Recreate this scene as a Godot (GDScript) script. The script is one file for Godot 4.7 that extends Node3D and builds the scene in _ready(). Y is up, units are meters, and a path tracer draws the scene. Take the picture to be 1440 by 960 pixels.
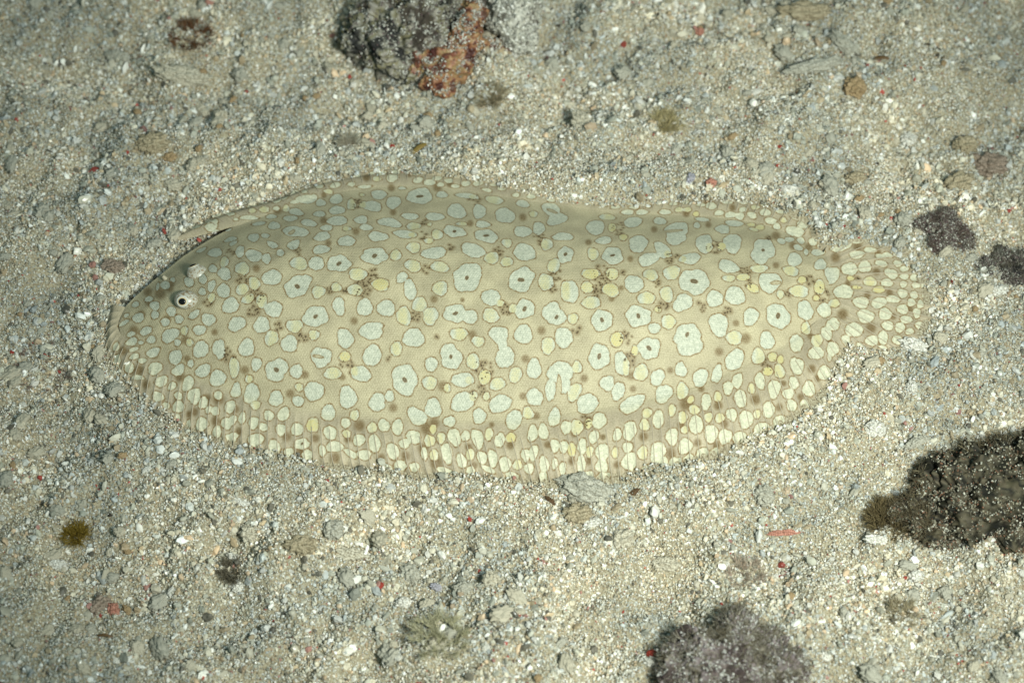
extends Node3D
# A spotted flatfish lying on coarse coral sand, photographed under water with a strobe. Metres, y up.

const MM := 0.001
const FISH_AT := Vector3(0.0023, 0.0, -0.0066)
const TEX_W := 1764
const TEX_H := 840
const TEX_PER_MM := 7.0

# the flatfish, in millimetres from its own centre: x, y, z of each station
const BODY_FAR = [-117.7,3.0,2.4,-116.1,3.5,-3.1,-111.5,4.0,-8.8,-105.3,4.5,-15.3,-97.8,5.0,-22.5,-85.6,5.0,-31.4,-71.1,5.0,-38.0,-54.1,5.0,-44.2,-36.9,5.0,-46.3,-19.6,5.0,-45.2,-2.3,5.0,-42.0,14.9,5.0,-38.8,32.0,5.0,-36.1,47.0,5.0,-35.6,60.9,4.5,-34.9,72.6,4.0,-32.9,82.0,4.0,-28.9,89.2,3.5,-24.1,92.3,3.0,-22.3]
const BODY_NEAR = [-117.7,3.0,2.4,-116.1,3.0,6.6,-110.7,3.4,11.8,-102.6,4.0,16.8,-92.2,4.8,22.7,-78.5,5.2,28.0,-64.0,5.4,32.8,-48.7,5.4,35.7,-33.6,5.4,36.6,-18.4,5.4,37.1,-2.3,5.4,36.6,13.8,5.4,34.2,30.1,5.4,31.4,45.5,5.2,27.0,59.0,5.0,21.1,70.7,4.4,14.4,79.4,3.9,8.7,87.3,3.4,1.4,90.6,3.0,-0.4]
const BODY_RISE = [0, 0.6, 2.4, 5.2, 8.2, 11.4, 12.6, 13.2, 13.2, 13.2, 13.2, 12.7, 12.2, 11, 9.4, 7.4, 5.3, 3.1, 1.8]
const DORSAL_BASE = [-116.1,3.5,-3.1,-117.7,3.0,2.4,-116.1,3.0,6.6,-110.7,3.4,11.8,-102.6,4.0,16.8,-92.2,4.8,22.7,-78.5,5.2,28.0,-64.0,5.4,32.8,-48.7,5.4,35.7,-33.6,5.4,36.6,-18.4,5.4,37.1,-2.3,5.4,36.6,13.8,5.4,34.2,30.1,5.4,31.4,45.5,5.2,27.0,59.0,5.0,21.1,70.7,4.4,14.4,79.4,3.9,8.7,87.3,3.4,1.4,89.7,2.2,-1.9]
const DORSAL_EDGE = [-122.0,1.3,-4.5,-121.8,1.3,6.0,-119.7,1.3,14.4,-113.5,1.3,23.4,-104.5,1.3,32.2,-93.8,1.3,38.4,-78.9,1.3,44.0,-63.5,1.3,48.2,-46.4,1.3,50.9,-30.3,1.3,52.8,-14.3,1.3,53.7,2.7,1.3,55.5,17.6,1.3,55.5,31.6,1.3,53.7,46.8,1.3,49.6,63.2,1.3,43.5,76.8,1.3,35.6,88.8,1.3,24.6,95.0,1.3,11.7,97.9,1.3,7.5]
const ANAL_BASE = [-102.5,2.6,-27.8,-85.6,5.0,-31.4,-71.1,5.0,-38.0,-54.1,5.0,-44.2,-36.9,5.0,-46.3,-19.6,5.0,-45.2,-2.3,5.0,-42.0,14.9,5.0,-38.8,32.0,5.0,-36.1,47.0,5.0,-35.6,60.9,4.5,-34.9,72.6,4.0,-32.9,82.0,4.0,-28.9,89.2,3.5,-24.1]
const ANAL_EDGE = [-103.9,2.8,-29.0,-92.8,2.8,-38.3,-76.4,2.6,-44.3,-56.8,2.4,-52.4,-37.7,2.2,-55.5,-18.7,2.0,-53.8,-1.2,2.0,-49.7,16.1,2.0,-47.0,34.5,2.0,-45.1,49.7,2.0,-44.8,63.9,2.0,-46.1,76.7,2.0,-43.4,87.1,2.0,-37.3,91.5,2.0,-30.4]
const TAIL_BASE = [90.8,3.2,-22.7,91.5,3.2,-20.3,91.3,3.2,-18.0,91.1,3.2,-15.7,90.9,3.2,-13.3,90.7,3.2,-11.0,90.6,3.2,-8.7,90.0,3.0,-6.5,89.4,2.9,-4.3,88.6,2.8,-2.0,87.9,2.6,0.1]
const TAIL_EDGE = [93.5,2.0,-28.3,101.5,2.0,-29.6,109.9,1.8,-27.4,116.9,1.6,-22.3,120.8,1.5,-14.6,122.0,1.4,-7.0,120.5,1.3,1.3,116.6,1.2,7.4,110.1,1.2,10.4,102.4,1.2,9.9,97.3,1.2,8.9]
# its skin pattern, in hundredths of a millimetre: centre x, z and two half axes of each mark
const PALE_SPOTS = [
	-9792,-3346,192,-43,57,202, -9404,-3464,126,18,14,141, -9201,-3397,114,15,12,120, -9295,-3170,207,-25,34,155, -9172,-2945,136,-72,43,103, -8784,-3698,184,46,7,134,
	-8776,-3009,137,-13,16,74, -8557,-3410,84,6,6,74, -8167,-3461,309,36,5,92, -7826,-3126,223,8,20,127, -7479,-3448,181,22,12,137, -7198,-4313,169,-56,27,109,
	-7376,-4159,147,-49,22,89, -6550,-4539,121,-13,19,116, -6480,-4165,312,-1,21,207, -6014,-3941,158,22,18,224, -5620,-4732,163,-33,26,150, -6138,-4738,168,-5,16,132,
	-6730,-3558,241,161,-10,201, -6876,-3209,256,58,18,178, -6285,-2824,255,88,9,208, -6003,-3285,193,3,25,197, -7340,-2892,199,44,27,247, -6648,-2414,383,125,14,320,
	-5723,-2467,187,21,13,172, -5824,-2056,248,-11,30,236, -5552,-4069,202,18,20,291, -5477,-3427,252,35,20,262, -8613,-2421,209,-6,37,160, -9490,-2175,146,-65,47,131,
	-8494,-2138,118,-70,45,132, -9018,-1839,234,64,51,287, -7893,-2305,176,-52,64,260, -7550,-2353,141,29,16,151, -7283,-1830,184,160,-27,149, -6641,-1733,186,-127,72,200,
	-7008,-1400,111,139,-65,134, -8228,-1626,144,134,-46,258, -7791,-1360,255,101,-5,302, -7397,-1174,148,51,-8,238, -5921,-904,227,115,-55,251, -5809,-1460,247,-4,22,223,
	-8980,-1006,138,41,25,220, -8602,-709,223,121,-27,234, -9249,-649,139,70,-5,208, -9672,-655,166,172,-55,159, -10208,-959,99,48,18,132, -10429,-812,175,163,-22,182,
	-10671,-858,64,45,6,217, -8956,-318,125,78,-47,203, -9220,-162,123,27,13,159, -8578,-81,162,-110,146,234, -7185,-426,283,-119,89,254, -8339,423,249,-92,101,212,
	-7085,627,273,-14,29,241, -5201,576,189,1,8,267, -9415,540,168,-68,66,114, -8982,744,227,70,-26,169, -9870,578,140,55,-19,131, -10120,292,172,45,10,151,
	-10665,-55,177,58,17,177, -10888,-400,129,-10,54,148, -10625,270,138,-14,53,136, -11156,206,193,1,54,171, -11299,-336,117,-16,55,148, -10295,570,147,-16,48,121,
	-11547,14,96,-37,36,69, -11596,257,169,-59,41,75, -8136,970,229,-104,118,194, -7410,1059,255,16,6,221, -10887,675,191,-19,54,134, -10127,968,237,-92,127,180,
	-9237,1009,196,14,19,151, -6603,1604,243,11,4,242, -11316,894,169,-72,69,118, -10712,955,152,-3,35,111, -11232,1146,138,-48,33,84, -11194,1395,130,-68,50,104,
	-10946,1552,136,-38,31,98, -11346,667,149,-16,32,79, -11029,975,102,21,2,61, -10648,1313,218,-34,54,130, -9955,1568,206,87,-59,175, -9191,1513,209,112,-114,191,
	-8647,1572,195,24,3,257, -7838,1627,222,90,-89,209, -10548,1829,151,-184,141,154, -9863,1934,169,-114,96,142, -9899,1212,112,24,2,103, -9493,1813,94,45,-45,95,
	-9118,2048,216,-78,100,157, -8684,2293,248,27,3,223, -7549,2061,155,49,-51,162, -6390,2322,169,62,-74,178, -5680,1982,252,-127,155,243, -10332,2265,133,-148,123,132,
	-9546,2373,148,118,-119,208, -10009,2423,117,-84,68,100, -9807,2731,129,10,8,135, -9339,2780,179,97,-89,232, -10407,2705,183,50,-16,136, -9789,3040,189,-17,36,161,
	-9068,3006,122,52,-58,194, -8645,2794,114,74,-61,129, -8139,2677,158,37,-26,215, -7687,2798,217,70,-69,288, -8281,3166,152,63,-58,197, -8711,3268,127,-41,53,134,
	-8903,3216,81,34,-37,120, -6973,2979,211,12,7,225, -5875,2846,299,-35,50,239, -6331,3079,168,9,2,152, -5459,3436,219,3,7,229, -7155,3479,141,31,-21,175,
	-6735,3437,154,48,-49,238, -7917,3526,103,33,-41,185, -7579,3687,146,74,-69,160, -8372,3631,158,9,6,156, -8647,3812,138,9,6,162, -9092,3585,190,46,-26,178,
	-9481,3555,80,14,-8,150, -8206,3986,190,12,4,120, -7293,3823,136,6,5,125, -6793,3900,157,6,6,169, -6327,3901,176,36,-27,199, -7513,4124,232,-26,34,158,
	-6973,4321,178,9,4,167, -5388,4026,173,-29,45,223, -5253,4406,239,5,3,152, -6563,4484,146,7,3,126, -6030,4599,134,-68,97,154, -5603,4494,100,-23,43,145,
	-10157,2964,119,11,5,97, -10141,3294,97,10,6,129, -9826,3351,117,31,-18,124, -11770,1008,97,50,-40,152, -11709,1439,114,43,-22,186, -11312,1744,133,64,-48,164,
	-11051,2074,220,44,-1,78, -6239,-4209,101,7,11,179, -5430,-2814,331,37,19,263, -4266,-4221,251,50,2,279, -3801,-3757,224,-161,79,333, -2358,-4244,177,-7,6,203,
	-4442,-3561,311,68,5,320, -1632,-4230,303,57,-10,161, 90,-3927,203,81,-32,206, -1890,-3319,262,214,-87,403, -1216,-3353,218,-21,6,405, -445,-3191,278,171,-81,455,
	946,-3672,286,118,-57,354, -4715,-2806,205,-22,26,235, -4544,-2412,195,7,10,166, -3862,-2641,369,93,-8,240, -3271,-2987,262,39,-1,190, -2531,-2968,272,16,1,246,
	-5088,-1775,253,-45,39,264, -4170,-1971,312,3,10,216, -3417,-2075,312,17,3,203, -1101,-2633,217,-16,2,197, 83,-2339,258,22,-17,317, 558,-2549,155,233,-122,273,
	1261,-2142,303,-48,2,227, -2509,-1274,372,-31,16,253, -1373,-1399,346,100,-41,305, 131,-1363,340,123,-62,340, -3412,-345,171,-120,72,142, -4461,604,220,-1,7,278,
	-3849,628,278,-1,5,253, -845,314,269,-51,45,276, 888,736,262,-6,-2,285, -4220,1175,293,-1,2,135, -3896,-5010,190,2,8,194, -3106,-4928,163,-46,22,147,
	-2751,-4829,201,-5,4,153, -3581,-4559,134,0,3,84, -4234,-5269,152,-45,21,139, -3801,-5329,140,1,6,140, -1263,-4884,156,-114,40,179, -1641,-4809,142,-49,20,157,
	-1963,-4668,139,-4,2,99, -4969,-5230,131,-33,22,138, -4719,-4634,221,-23,9,80, -5002,1495,241,2,5,276, -4269,1301,351,-49,37,233, -3048,1486,339,31,-20,252,
	-613,1422,272,1,0,255, 87,1408,272,-4,0,264, 1239,1464,272,-7,-1,280, -4224,1953,261,0,4,301, -4533,2439,275,93,-77,194, -2535,2198,188,2,1,202,
	-1648,2610,311,-23,20,197, 390,2309,211,45,-76,257, 1135,2377,386,-13,-1,271, -4908,3034,251,6,3,301, -4071,3175,238,-17,26,247, -3719,3016,146,1,1,151,
	-2478,3341,234,-78,98,245, -1646,3182,279,-146,146,230, -576,3226,297,-158,125,195, 409,3033,240,-7,0,233, -2930,3564,242,203,-144,175, -1165,3558,186,-17,22,236,
	-2006,3711,166,0,2,179, -182,3665,189,114,-151,278, 968,3571,174,31,-49,291, -4954,3737,135,1,6,170, -3868,3825,176,1,5,204, -3479,3882,166,1,6,258,
	-4562,4244,176,2,4,178, -4122,4352,175,-13,28,260, -3601,4582,169,-43,62,217, -4418,4633,225,42,-20,117, -3268,4375,166,1,3,158, -3020,4179,199,120,-90,169,
	-1865,4183,183,-34,48,269, -2712,4640,91,-15,34,180, -2076,4629,161,-33,60,272, -1553,4147,135,0,1,164, -1211,4227,174,-26,41,294, -584,4266,155,0,1,219,
	346,4075,143,26,-46,276, 648,4018,145,-1,-2,271, -1659,4834,139,-35,52,184, -1083,4751,142,-23,33,181, -783,4769,139,-36,62,229, -1407,5072,144,2,0,107,
	-432,4931,185,2,0,193, 143,4718,134,0,0,179, 369,4656,134,11,-21,231, 971,4444,134,-1,-2,216, 1222,4467,134,-1,-2,195, 667,4958,132,-24,38,223,
	968,4931,93,-1,-1,145, 1192,5055,103,-1,-1,184, -3385,4924,183,33,-22,125, -2984,4977,150,40,-31,112, -3785,5010,207,93,-60,120, -2132,5079,243,85,-35,91,
	242,5058,130,60,-61,128, -4796,4587,181,104,-45,77, -232,5224,203,37,-18,97, -907,5046,206,95,-35,71, 1303,3875,153,28,-39,223, 2254,-2748,271,24,-38,464,
	3390,-3152,304,-92,6,297, 4206,-3237,193,50,-31,228, 2464,-2029,249,-76,8,210, 3481,-1910,303,-11,-23,441, 4697,-2782,352,-19,-31,416, 6063,-2867,219,12,-39,281,
	6447,-3246,293,42,-30,175, 4173,-1632,215,254,-126,265, 5434,-2039,253,57,-83,467, 6289,-2130,267,89,-121,502, 3759,-1185,330,-118,25,266, 4988,-1280,293,-81,10,265,
	6086,-1076,310,18,-46,273, 8126,-1715,218,-55,-34,333, 7297,-686,332,-55,-19,354, 1430,98,285,-5,-4,339, 3282,-215,280,48,-53,305, 5627,84,259,-31,-9,249,
	6236,-89,283,67,-104,281, 4685,307,294,-137,77,232, 3843,1110,170,-13,-2,170, 5728,812,283,-107,83,298, 6684,443,242,-42,-6,253, 7164,1000,242,-42,-4,233,
	5798,-3985,189,-3,-10,162, 6022,-3690,156,-23,1,118, 6368,-3629,189,-9,-8,133, 6636,-3591,156,-7,-10,159, 3684,-3685,199,-1,-6,130, 3254,-3679,199,-4,-5,132,
	4382,-3687,188,-1,-6,122, 7016,-3642,142,64,-47,137, 7430,-3767,184,36,-31,154, 7567,-3427,194,40,-26,127, 7739,-3216,122,-6,-10,134, 5490,-3381,246,23,-13,107,
	6296,-4158,190,-5,-7,88, 7895,-3814,163,28,-21,99, 6812,-4179,140,-7,-7,88, 8184,-3058,178,-9,-16,215, 7802,-2495,120,53,-54,175, 8064,-2646,161,-37,-17,154,
	5302,-3029,111,-8,-16,197, 2888,2090,209,-27,29,304, 2479,2610,206,24,-41,201, 2793,2802,186,20,-49,241, 3925,2376,191,62,-104,201, 4606,2112,170,-17,-2,204,
	5173,2275,192,65,-130,261, 5657,2127,139,38,-106,275, 6188,1668,243,44,-124,309, 7910,1710,107,-6,-18,278, 1907,3167,281,-158,145,231, 3186,3132,314,-237,128,194,
	4099,2807,206,68,-111,298, 2239,3663,173,-188,144,162, 2079,4167,142,25,-39,217, 1739,4446,134,11,-23,237, 2314,4595,206,-22,16,233, 2745,4078,132,23,-36,196,
	3100,3948,192,40,-65,294, 3918,3592,175,22,-43,269, 5308,3016,156,11,-32,265, 5957,2554,148,-5,-11,237, 6241,2300,155,25,-52,251, 6300,2868,180,-26,10,298,
	6896,2265,159,-33,19,270, 7295,2500,192,-29,8,287, 7701,2618,182,-13,-8,158, 7875,2285,161,-11,-11,196, 4993,3721,199,-7,-10,297, 6022,3385,158,-8,-8,200,
	4297,4101,186,10,-27,237, 5416,3952,209,-28,13,244, 6437,3470,222,-13,-11,253, 7109,3122,191,-13,-11,233, 7789,2937,161,-13,-9,177, 3030,4431,145,-3,-3,161,
	3883,4534,219,52,-76,266, 4670,4335,208,-9,-6,211, 5821,4001,185,-116,94,170, 6890,3666,222,-96,51,157, 7404,3429,178,-97,65,150, 1718,4924,124,-1,-3,259,
	2293,4956,196,-3,-2,175, 3073,4809,228,-6,-4,239, 4053,4826,145,-6,-4,184, 4787,4674,177,-8,-4,154, 5161,4501,177,-8,-5,176, 6253,4003,221,-14,-7,190,
	4381,4777,177,-8,-4,154, 3571,5033,176,-6,-3,153, 1940,5220,154,-2,-1,132, 2365,5238,175,-3,-2,142, 5553,4447,178,-9,-4,134, 6612,3969,158,-11,-5,137,
	641,5302,128,0,-1,179, 8317,-3042,263,74,-52,182, 8530,-3321,181,42,-45,161, 8341,-3624,169,47,-31,115, 8802,-2689,98,103,-98,141, 8421,-2673,114,80,-65,141,
	8298,-2304,153,50,-48,152, 8529,-2160,83,-27,-19,166, 8347,-54,241,-161,123,216, 8949,-208,223,-107,54,200, 8037,969,198,-90,68,282, 8954,573,162,-88,52,229,
	9168,243,207,-12,-20,238, 9104,1059,199,-29,-16,238, 8588,1289,249,-18,-15,218, 8899,-2259,222,-53,-26,176, 9636,-2544,319,-115,18,192, 9064,-2582,171,-60,3,71,
	10092,-2262,245,-37,-3,165, 10129,-2756,189,-9,-8,78, 10515,-2476,212,-13,-12,116, 8920,-1707,217,-85,-27,246, 9821,-1718,238,48,-57,249, 10282,-1821,210,-52,12,224,
	10804,-1970,204,34,-32,136, 10791,-2272,154,8,-18,106, 11029,-2335,165,7,-20,114, 11331,-2379,140,-11,-11,101, 10642,-2755,138,7,-10,60, 11312,-2049,146,-11,-15,140,
	11492,-1861,146,-11,-13,125, 11065,-1622,197,55,-62,199, 11461,-1562,145,-10,-12,122, 11602,-2139,140,-11,-11,99, 10898,-1271,198,-9,-13,146, 11406,-1280,122,-8,-13,133,
	11755,-1551,134,-10,-14,136, 11780,-1273,134,-10,-12,121, 9569,-897,282,-2,-22,274, 11346,-944,166,-10,-16,171, 11691,-921,133,-9,-14,145, 11030,-694,217,12,-24,143,
	11584,-644,144,-9,-14,143, 10065,-535,239,-4,-17,215, 10592,-531,241,-33,-3,204, 11293,-377,187,-10,-17,179, 11846,-598,111,-8,-17,168, 10159,-62,252,47,-54,234,
	10745,-156,196,-46,15,221, 11708,-279,121,-8,-18,192, 11367,-26,186,-10,-14,151, 9785,389,257,-49,23,245, 10294,714,192,1,-10,168, 9530,703,119,99,-92,118,
	10630,608,140,-3,-18,248, 11157,254,152,-7,-16,185, 11045,664,152,-6,-13,168, 11437,372,137,-7,-11,123, 11775,144,165,-10,-14,156, 9990,882,143,107,-52,69,
	10657,971,179,111,-48,78, 11992,-988,78,-6,-14,132, 11999,-1309,67,-5,-13,121, 8020,1743,193,-11,-17,273, 8813,1866,205,-29,-14,232, 8321,2397,201,-19,-12,225,
	8180,2895,165,-16,-8,168, 8762,2439,160,-20,-7,134, 9382,1336,122,-95,67,118, 8986,1371,74,-10,-8,118, -297,-4924,153,64,-40,95, 2206,-4069,110,44,-43,107,
	6764,-3864,147,-54,36,99, -8136,-4087,171,-23,14,102, 3864,-3975,121,37,-30,98, 5348,-4327,147,-15,11,106, -1000,-4526,154,58,-32,86, -116,-4332,111,-60,48,88,
	96,-4661,127,47,-42,113, -5129,-4752,115,-56,49,101, -2164,-4925,155,-13,10,120, -2314,-5255,161,-45,29,104, 1760,-4166,118,-1,0,87, 581,-4676,132,-69,49,95,
	3456,-3905,155,8,-5,93, 4656,-4053,142,7,-5,97, -7814,-4207,161,-17,10,99, -8539,-4006,128,24,-20,105, 8173,-3957,133,-61,39,85, -549,-4620,160,29,-18,98,
	2540,-4384,130,-32,30,121, -4544,-5287,104,-56,42,77, -5469,-5206,148,-20,15,110, 2893,-3913,164,-41,27,108, 1521,-4473,117,-52,53,118, 7159,-4370,112,-58,48,92,
	4177,-4111,114,54,-39,82, -3433,-5430,124,-25,20,100, 952,-4520,128,-67,49,94, -2415,-4734,108,-42,41,104, -6871,-4582,151,-2,1,115, 959,-4176,138,-35,29,114,
	343,-4284,147,-6,5,120, 8853,-3346,128,54,-37,87, -2803,-5368,139,-31,24,109, -805,-4802,122,8,-6,87, -9199,-3716,158,-13,10,128, -6804,-4076,171,-37,19,89,
	4333,-4381,138,-44,30,94, 5494,-4027,159,22,-12,86, -2523,-5040,159,-40,31,123, 2500,-3991,139,27,-17,88, -3179,-5264,132,-45,38,111, -7367,-3826,103,55,-44,84,
	6256,-4493,138,73,-51,97, 5008,-4151,148,-70,47,101,
]
const PALE_LOBES = [
	-6182,-303,180,5,9,179, -8196,3564,121,49,-48,146, 1107,-3139,300,-136,27,388, -3173,43,186,-37,58,330, -1338,-597,233,0,3,266, 255,-449,169,-4,-1,200,
	-1453,896,251,3,1,204, -511,1715,134,22,-36,195, -435,2023,282,-1,0,289, 855,2837,156,7,-29,287, 1261,2665,167,-6,-1,268, 4610,-2315,316,-16,-31,445,
	4870,1449,353,-38,-4,324, 9265,-1480,241,2,-112,315, 10792,221,184,-6,-13,160,
]
const RINGED_SPOTS = [
	-6428,-84,351,-185,146,329, -5865,870,378,6,9,308, -6965,2250,300,115,-117,275, -6188,4297,225,-30,29,140, -3025,-4120,398,-10,18,457, -1933,-2229,339,38,-9,282,
	-990,-2052,343,104,-39,333, -4237,-1163,405,49,-7,326, -5257,-863,335,68,-19,330, 1323,-1295,225,-9,-7,399, -1540,-343,433,1,5,462, 24,-285,348,-160,118,397,
	-1861,797,346,3,2,282, 124,671,304,-4,-1,289, -1979,2005,313,2,2,350, -3292,2598,386,3,3,388, 2698,-1302,319,32,-37,397, 7186,-1908,371,-68,-56,588,
	5047,-415,420,50,-90,472, 1039,901,273,-6,-2,247, 2337,959,336,-7,-4,294, 3387,801,391,-23,-5,298, 7509,278,311,-217,191,280, 4795,1200,362,-126,87,301,
	3683,1652,307,-24,-3,313, 2253,1942,314,-9,-2,330,
]
const YELLOWISH_SPOTS = [
	-7725,-3799,168,10,12,145, -7059,-3788,113,12,14,174, -6424,-907,252,73,-18,270, -8656,-1238,144,117,-30,238, -8084,-831,202,173,-83,234, -8027,-67,184,-41,56,196,
	-7685,-243,171,11,16,245, -5804,124,201,3,9,214, -8919,100,114,75,-55,143, -7842,266,170,-98,76,136, -7435,357,163,71,-63,211, -5297,-15,158,2,6,158,
	-9694,943,134,27,3,118, -6460,1126,242,8,5,195, -7119,1427,185,56,-59,213, -9525,1287,122,22,1,103, -8199,2083,161,17,1,259, -5893,1386,168,3,3,140,
	-5345,2411,260,-14,17,159, -7766,2402,118,12,1,108, -7553,3148,135,-51,54,141, -6309,2727,126,7,1,110, -5068,-3712,134,13,24,348, -4689,-3659,155,11,13,195,
	-1389,-4174,165,30,-8,129, -770,-4051,284,69,-20,217, -4780,-4245,89,5,6,100, 407,-3364,143,-15,-2,187, -5110,-2385,142,9,8,120, -3146,-2488,216,-3,8,200,
	-2676,-2560,81,-2,3,94, -3155,-2035,150,-1,4,118, -2436,-2072,181,46,-18,219, -1732,-2623,162,17,-3,115, -3111,-1489,201,-27,21,231, -389,-1741,150,-6,0,220,
	-2678,-1776,139,-2,4,130, -3618,-1177,158,98,-61,197, -3115,-770,236,52,-27,239, -2327,-739,265,17,-4,203, -826,-1092,202,-134,78,226, -387,-943,191,-4,0,205,
	979,-840,179,83,-76,272, -4689,-466,273,-29,24,218, -4757,64,221,22,-9,203, -2304,17,239,49,-31,225, 741,-219,238,-6,-2,291, 1327,83,179,-4,-4,339,
	-2893,511,192,96,-94,224, -3336,856,220,1,5,281, -2572,871,241,2,3,260, -589,494,131,0,0,114, -843,876,241,2,1,217, -207,658,131,-1,0,145,
	-1754,1387,250,23,-15,183, -3537,1788,175,-28,38,194, -1206,1604,178,2,1,161, 792,1693,199,-6,-1,235, -4711,2368,136,2,1,132, -1346,2136,191,-46,60,205,
	-2583,2682,202,51,-53,182, -1445,2621,146,1,0,113, -652,2722,187,-119,108,138, -141,2481,185,26,-42,213, -1343,3032,135,0,0,132, -965,3032,104,0,0,113,
	-2077,2823,104,1,0,113, -5825,3781,104,2,8,219, 222,3455,166,-3,0,174, -4708,3511,141,2,3,156, -4198,3890,140,1,5,167, -4919,4059,125,2,3,118,
	-2566,4286,155,1,3,183, -2241,4209,135,0,2,163, -2436,4677,134,1,1,142, -886,4089,124,0,1,189, -1409,4673,129,1,1,154, -82,4958,134,1,0,133,
	2627,-3403,246,24,-16,189, 784,-1740,194,-11,-4,264, 2129,-1362,171,-6,-8,277, 4319,-1448,115,101,-62,146, 5566,-1828,120,-11,-17,217, 4749,-1217,119,-9,-9,154,
	4400,-684,230,-150,79,244, 7004,-1110,274,-15,-21,154, 3783,-547,228,14,-24,225, 6076,-631,196,-25,-7,129, 4226,79,202,-15,-8,258, 3629,250,265,-16,-5,203,
	7600,-359,122,-22,-6,135, 2038,432,283,23,-18,193, 1508,922,157,-3,-1,160, 4258,898,213,-19,-4,206, 6180,1101,226,-109,72,168, 5060,-3801,139,-2,-6,113,
	7017,-2990,145,50,-25,101, 4817,-3790,139,-2,-6,114, 3015,2173,116,-7,-1,231, 3449,2288,221,-16,-1,211, 1617,2234,157,-5,-1,159, 1539,2867,176,51,-97,239,
	6887,1480,195,-22,-10,252, 7482,1935,154,-69,59,223, 4639,2687,179,-8,-8,258, 1605,3873,173,32,-43,245, 1957,4599,114,-1,-2,160, 3523,3765,146,-3,-5,190,
	3609,3404,149,-62,42,140, 4322,3305,115,-3,-7,195, 4958,3271,157,-4,-6,160, 4619,3517,136,-4,-7,203, 5647,2849,116,-4,-8,175, 6635,2525,106,-5,-9,176,
	6768,3279,106,-7,-6,133, 4658,3893,115,-4,-4,121, 3454,4559,145,-4,-4,190, 2675,4594,103,-2,-3,149, 5676,3508,137,-6,-6,155, 5356,3493,126,-5,-6,156,
	7974,-1216,265,-10,-36,195, 8176,-565,315,-53,-18,184, 9257,-498,164,41,-57,147, 8359,456,152,-64,39,182, 8643,868,173,-9,-17,238, 10394,-1283,208,-7,-15,172,
	1337,-4213,124,-60,45,93, 3542,-4386,140,75,-57,107, 3906,-4364,123,55,-53,118, 3122,-4276,156,0,0,116, 5952,-4476,139,-29,20,95, -1603,-5225,129,-53,46,112,
	-4365,-4968,132,43,-38,114, 9067,-3062,125,23,-20,113, 7956,-3464,113,-60,50,93, 7443,-4119,147,15,-11,108, 7142,-3983,132,-65,50,102, 6563,-4453,121,59,-50,102,
	2093,-4389,160,28,-15,86, -8094,-3759,110,53,-53,109, -985,-5046,116,57,-44,90, -5821,-4459,153,46,-29,96,
]
const YELLOW_SPOTS = [
	-5901,3796,159,-95,100,172, -4031,-114,253,-1,6,221, -5004,1985,167,2,2,144, -1016,2545,174,28,-39,204, -2471,3939,104,0,2,147, -273,4202,145,0,0,155,
	2744,-2778,121,-10,-13,291, 3051,-2227,136,-7,-9,184, 5952,-1911,137,-15,-16,199, 2046,-537,265,-22,4,217, 2664,-556,191,-5,-6,219, 6503,-722,220,-34,-7,129,
	6778,-409,183,42,-51,140, 1929,-59,190,-3,-3,188, 2609,20,233,68,-60,240, 3956,565,106,-8,-2,87, 2765,1473,189,-7,-2,215, 5318,-3625,100,-4,-6,106,
	7220,-3136,146,-16,-13,143, 6959,-3237,135,-13,-9,103, 3273,1750,105,-7,-1,142, 7304,1465,134,-6,-11,174, 7532,1548,96,-3,-10,155, 7145,1950,149,-6,-9,158,
	4868,2953,87,34,-48,133, 1934,3760,100,29,-43,166, 1447,4543,124,-1,-2,204, 8290,-948,137,-33,-9,139, 8822,-868,188,-62,-14,240, 8704,-499,104,-29,-3,86,
	9819,-1377,120,-2,-7,86, 9968,-1068,164,-3,-6,66, 10634,-1005,186,-7,-12,131,
]
const NOTCHES = [
	-6752,-2384,82,-80,36,93, -5767,1957,151,40,-9,32, 972,-3599,152,94,-17,82, -5767,1971,154,28,-6,33, 1108,2747,70,-3,-1,287, 4554,-2649,298,-64,-2,86,
	7483,-688,165,-28,-4,67,
]
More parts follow.
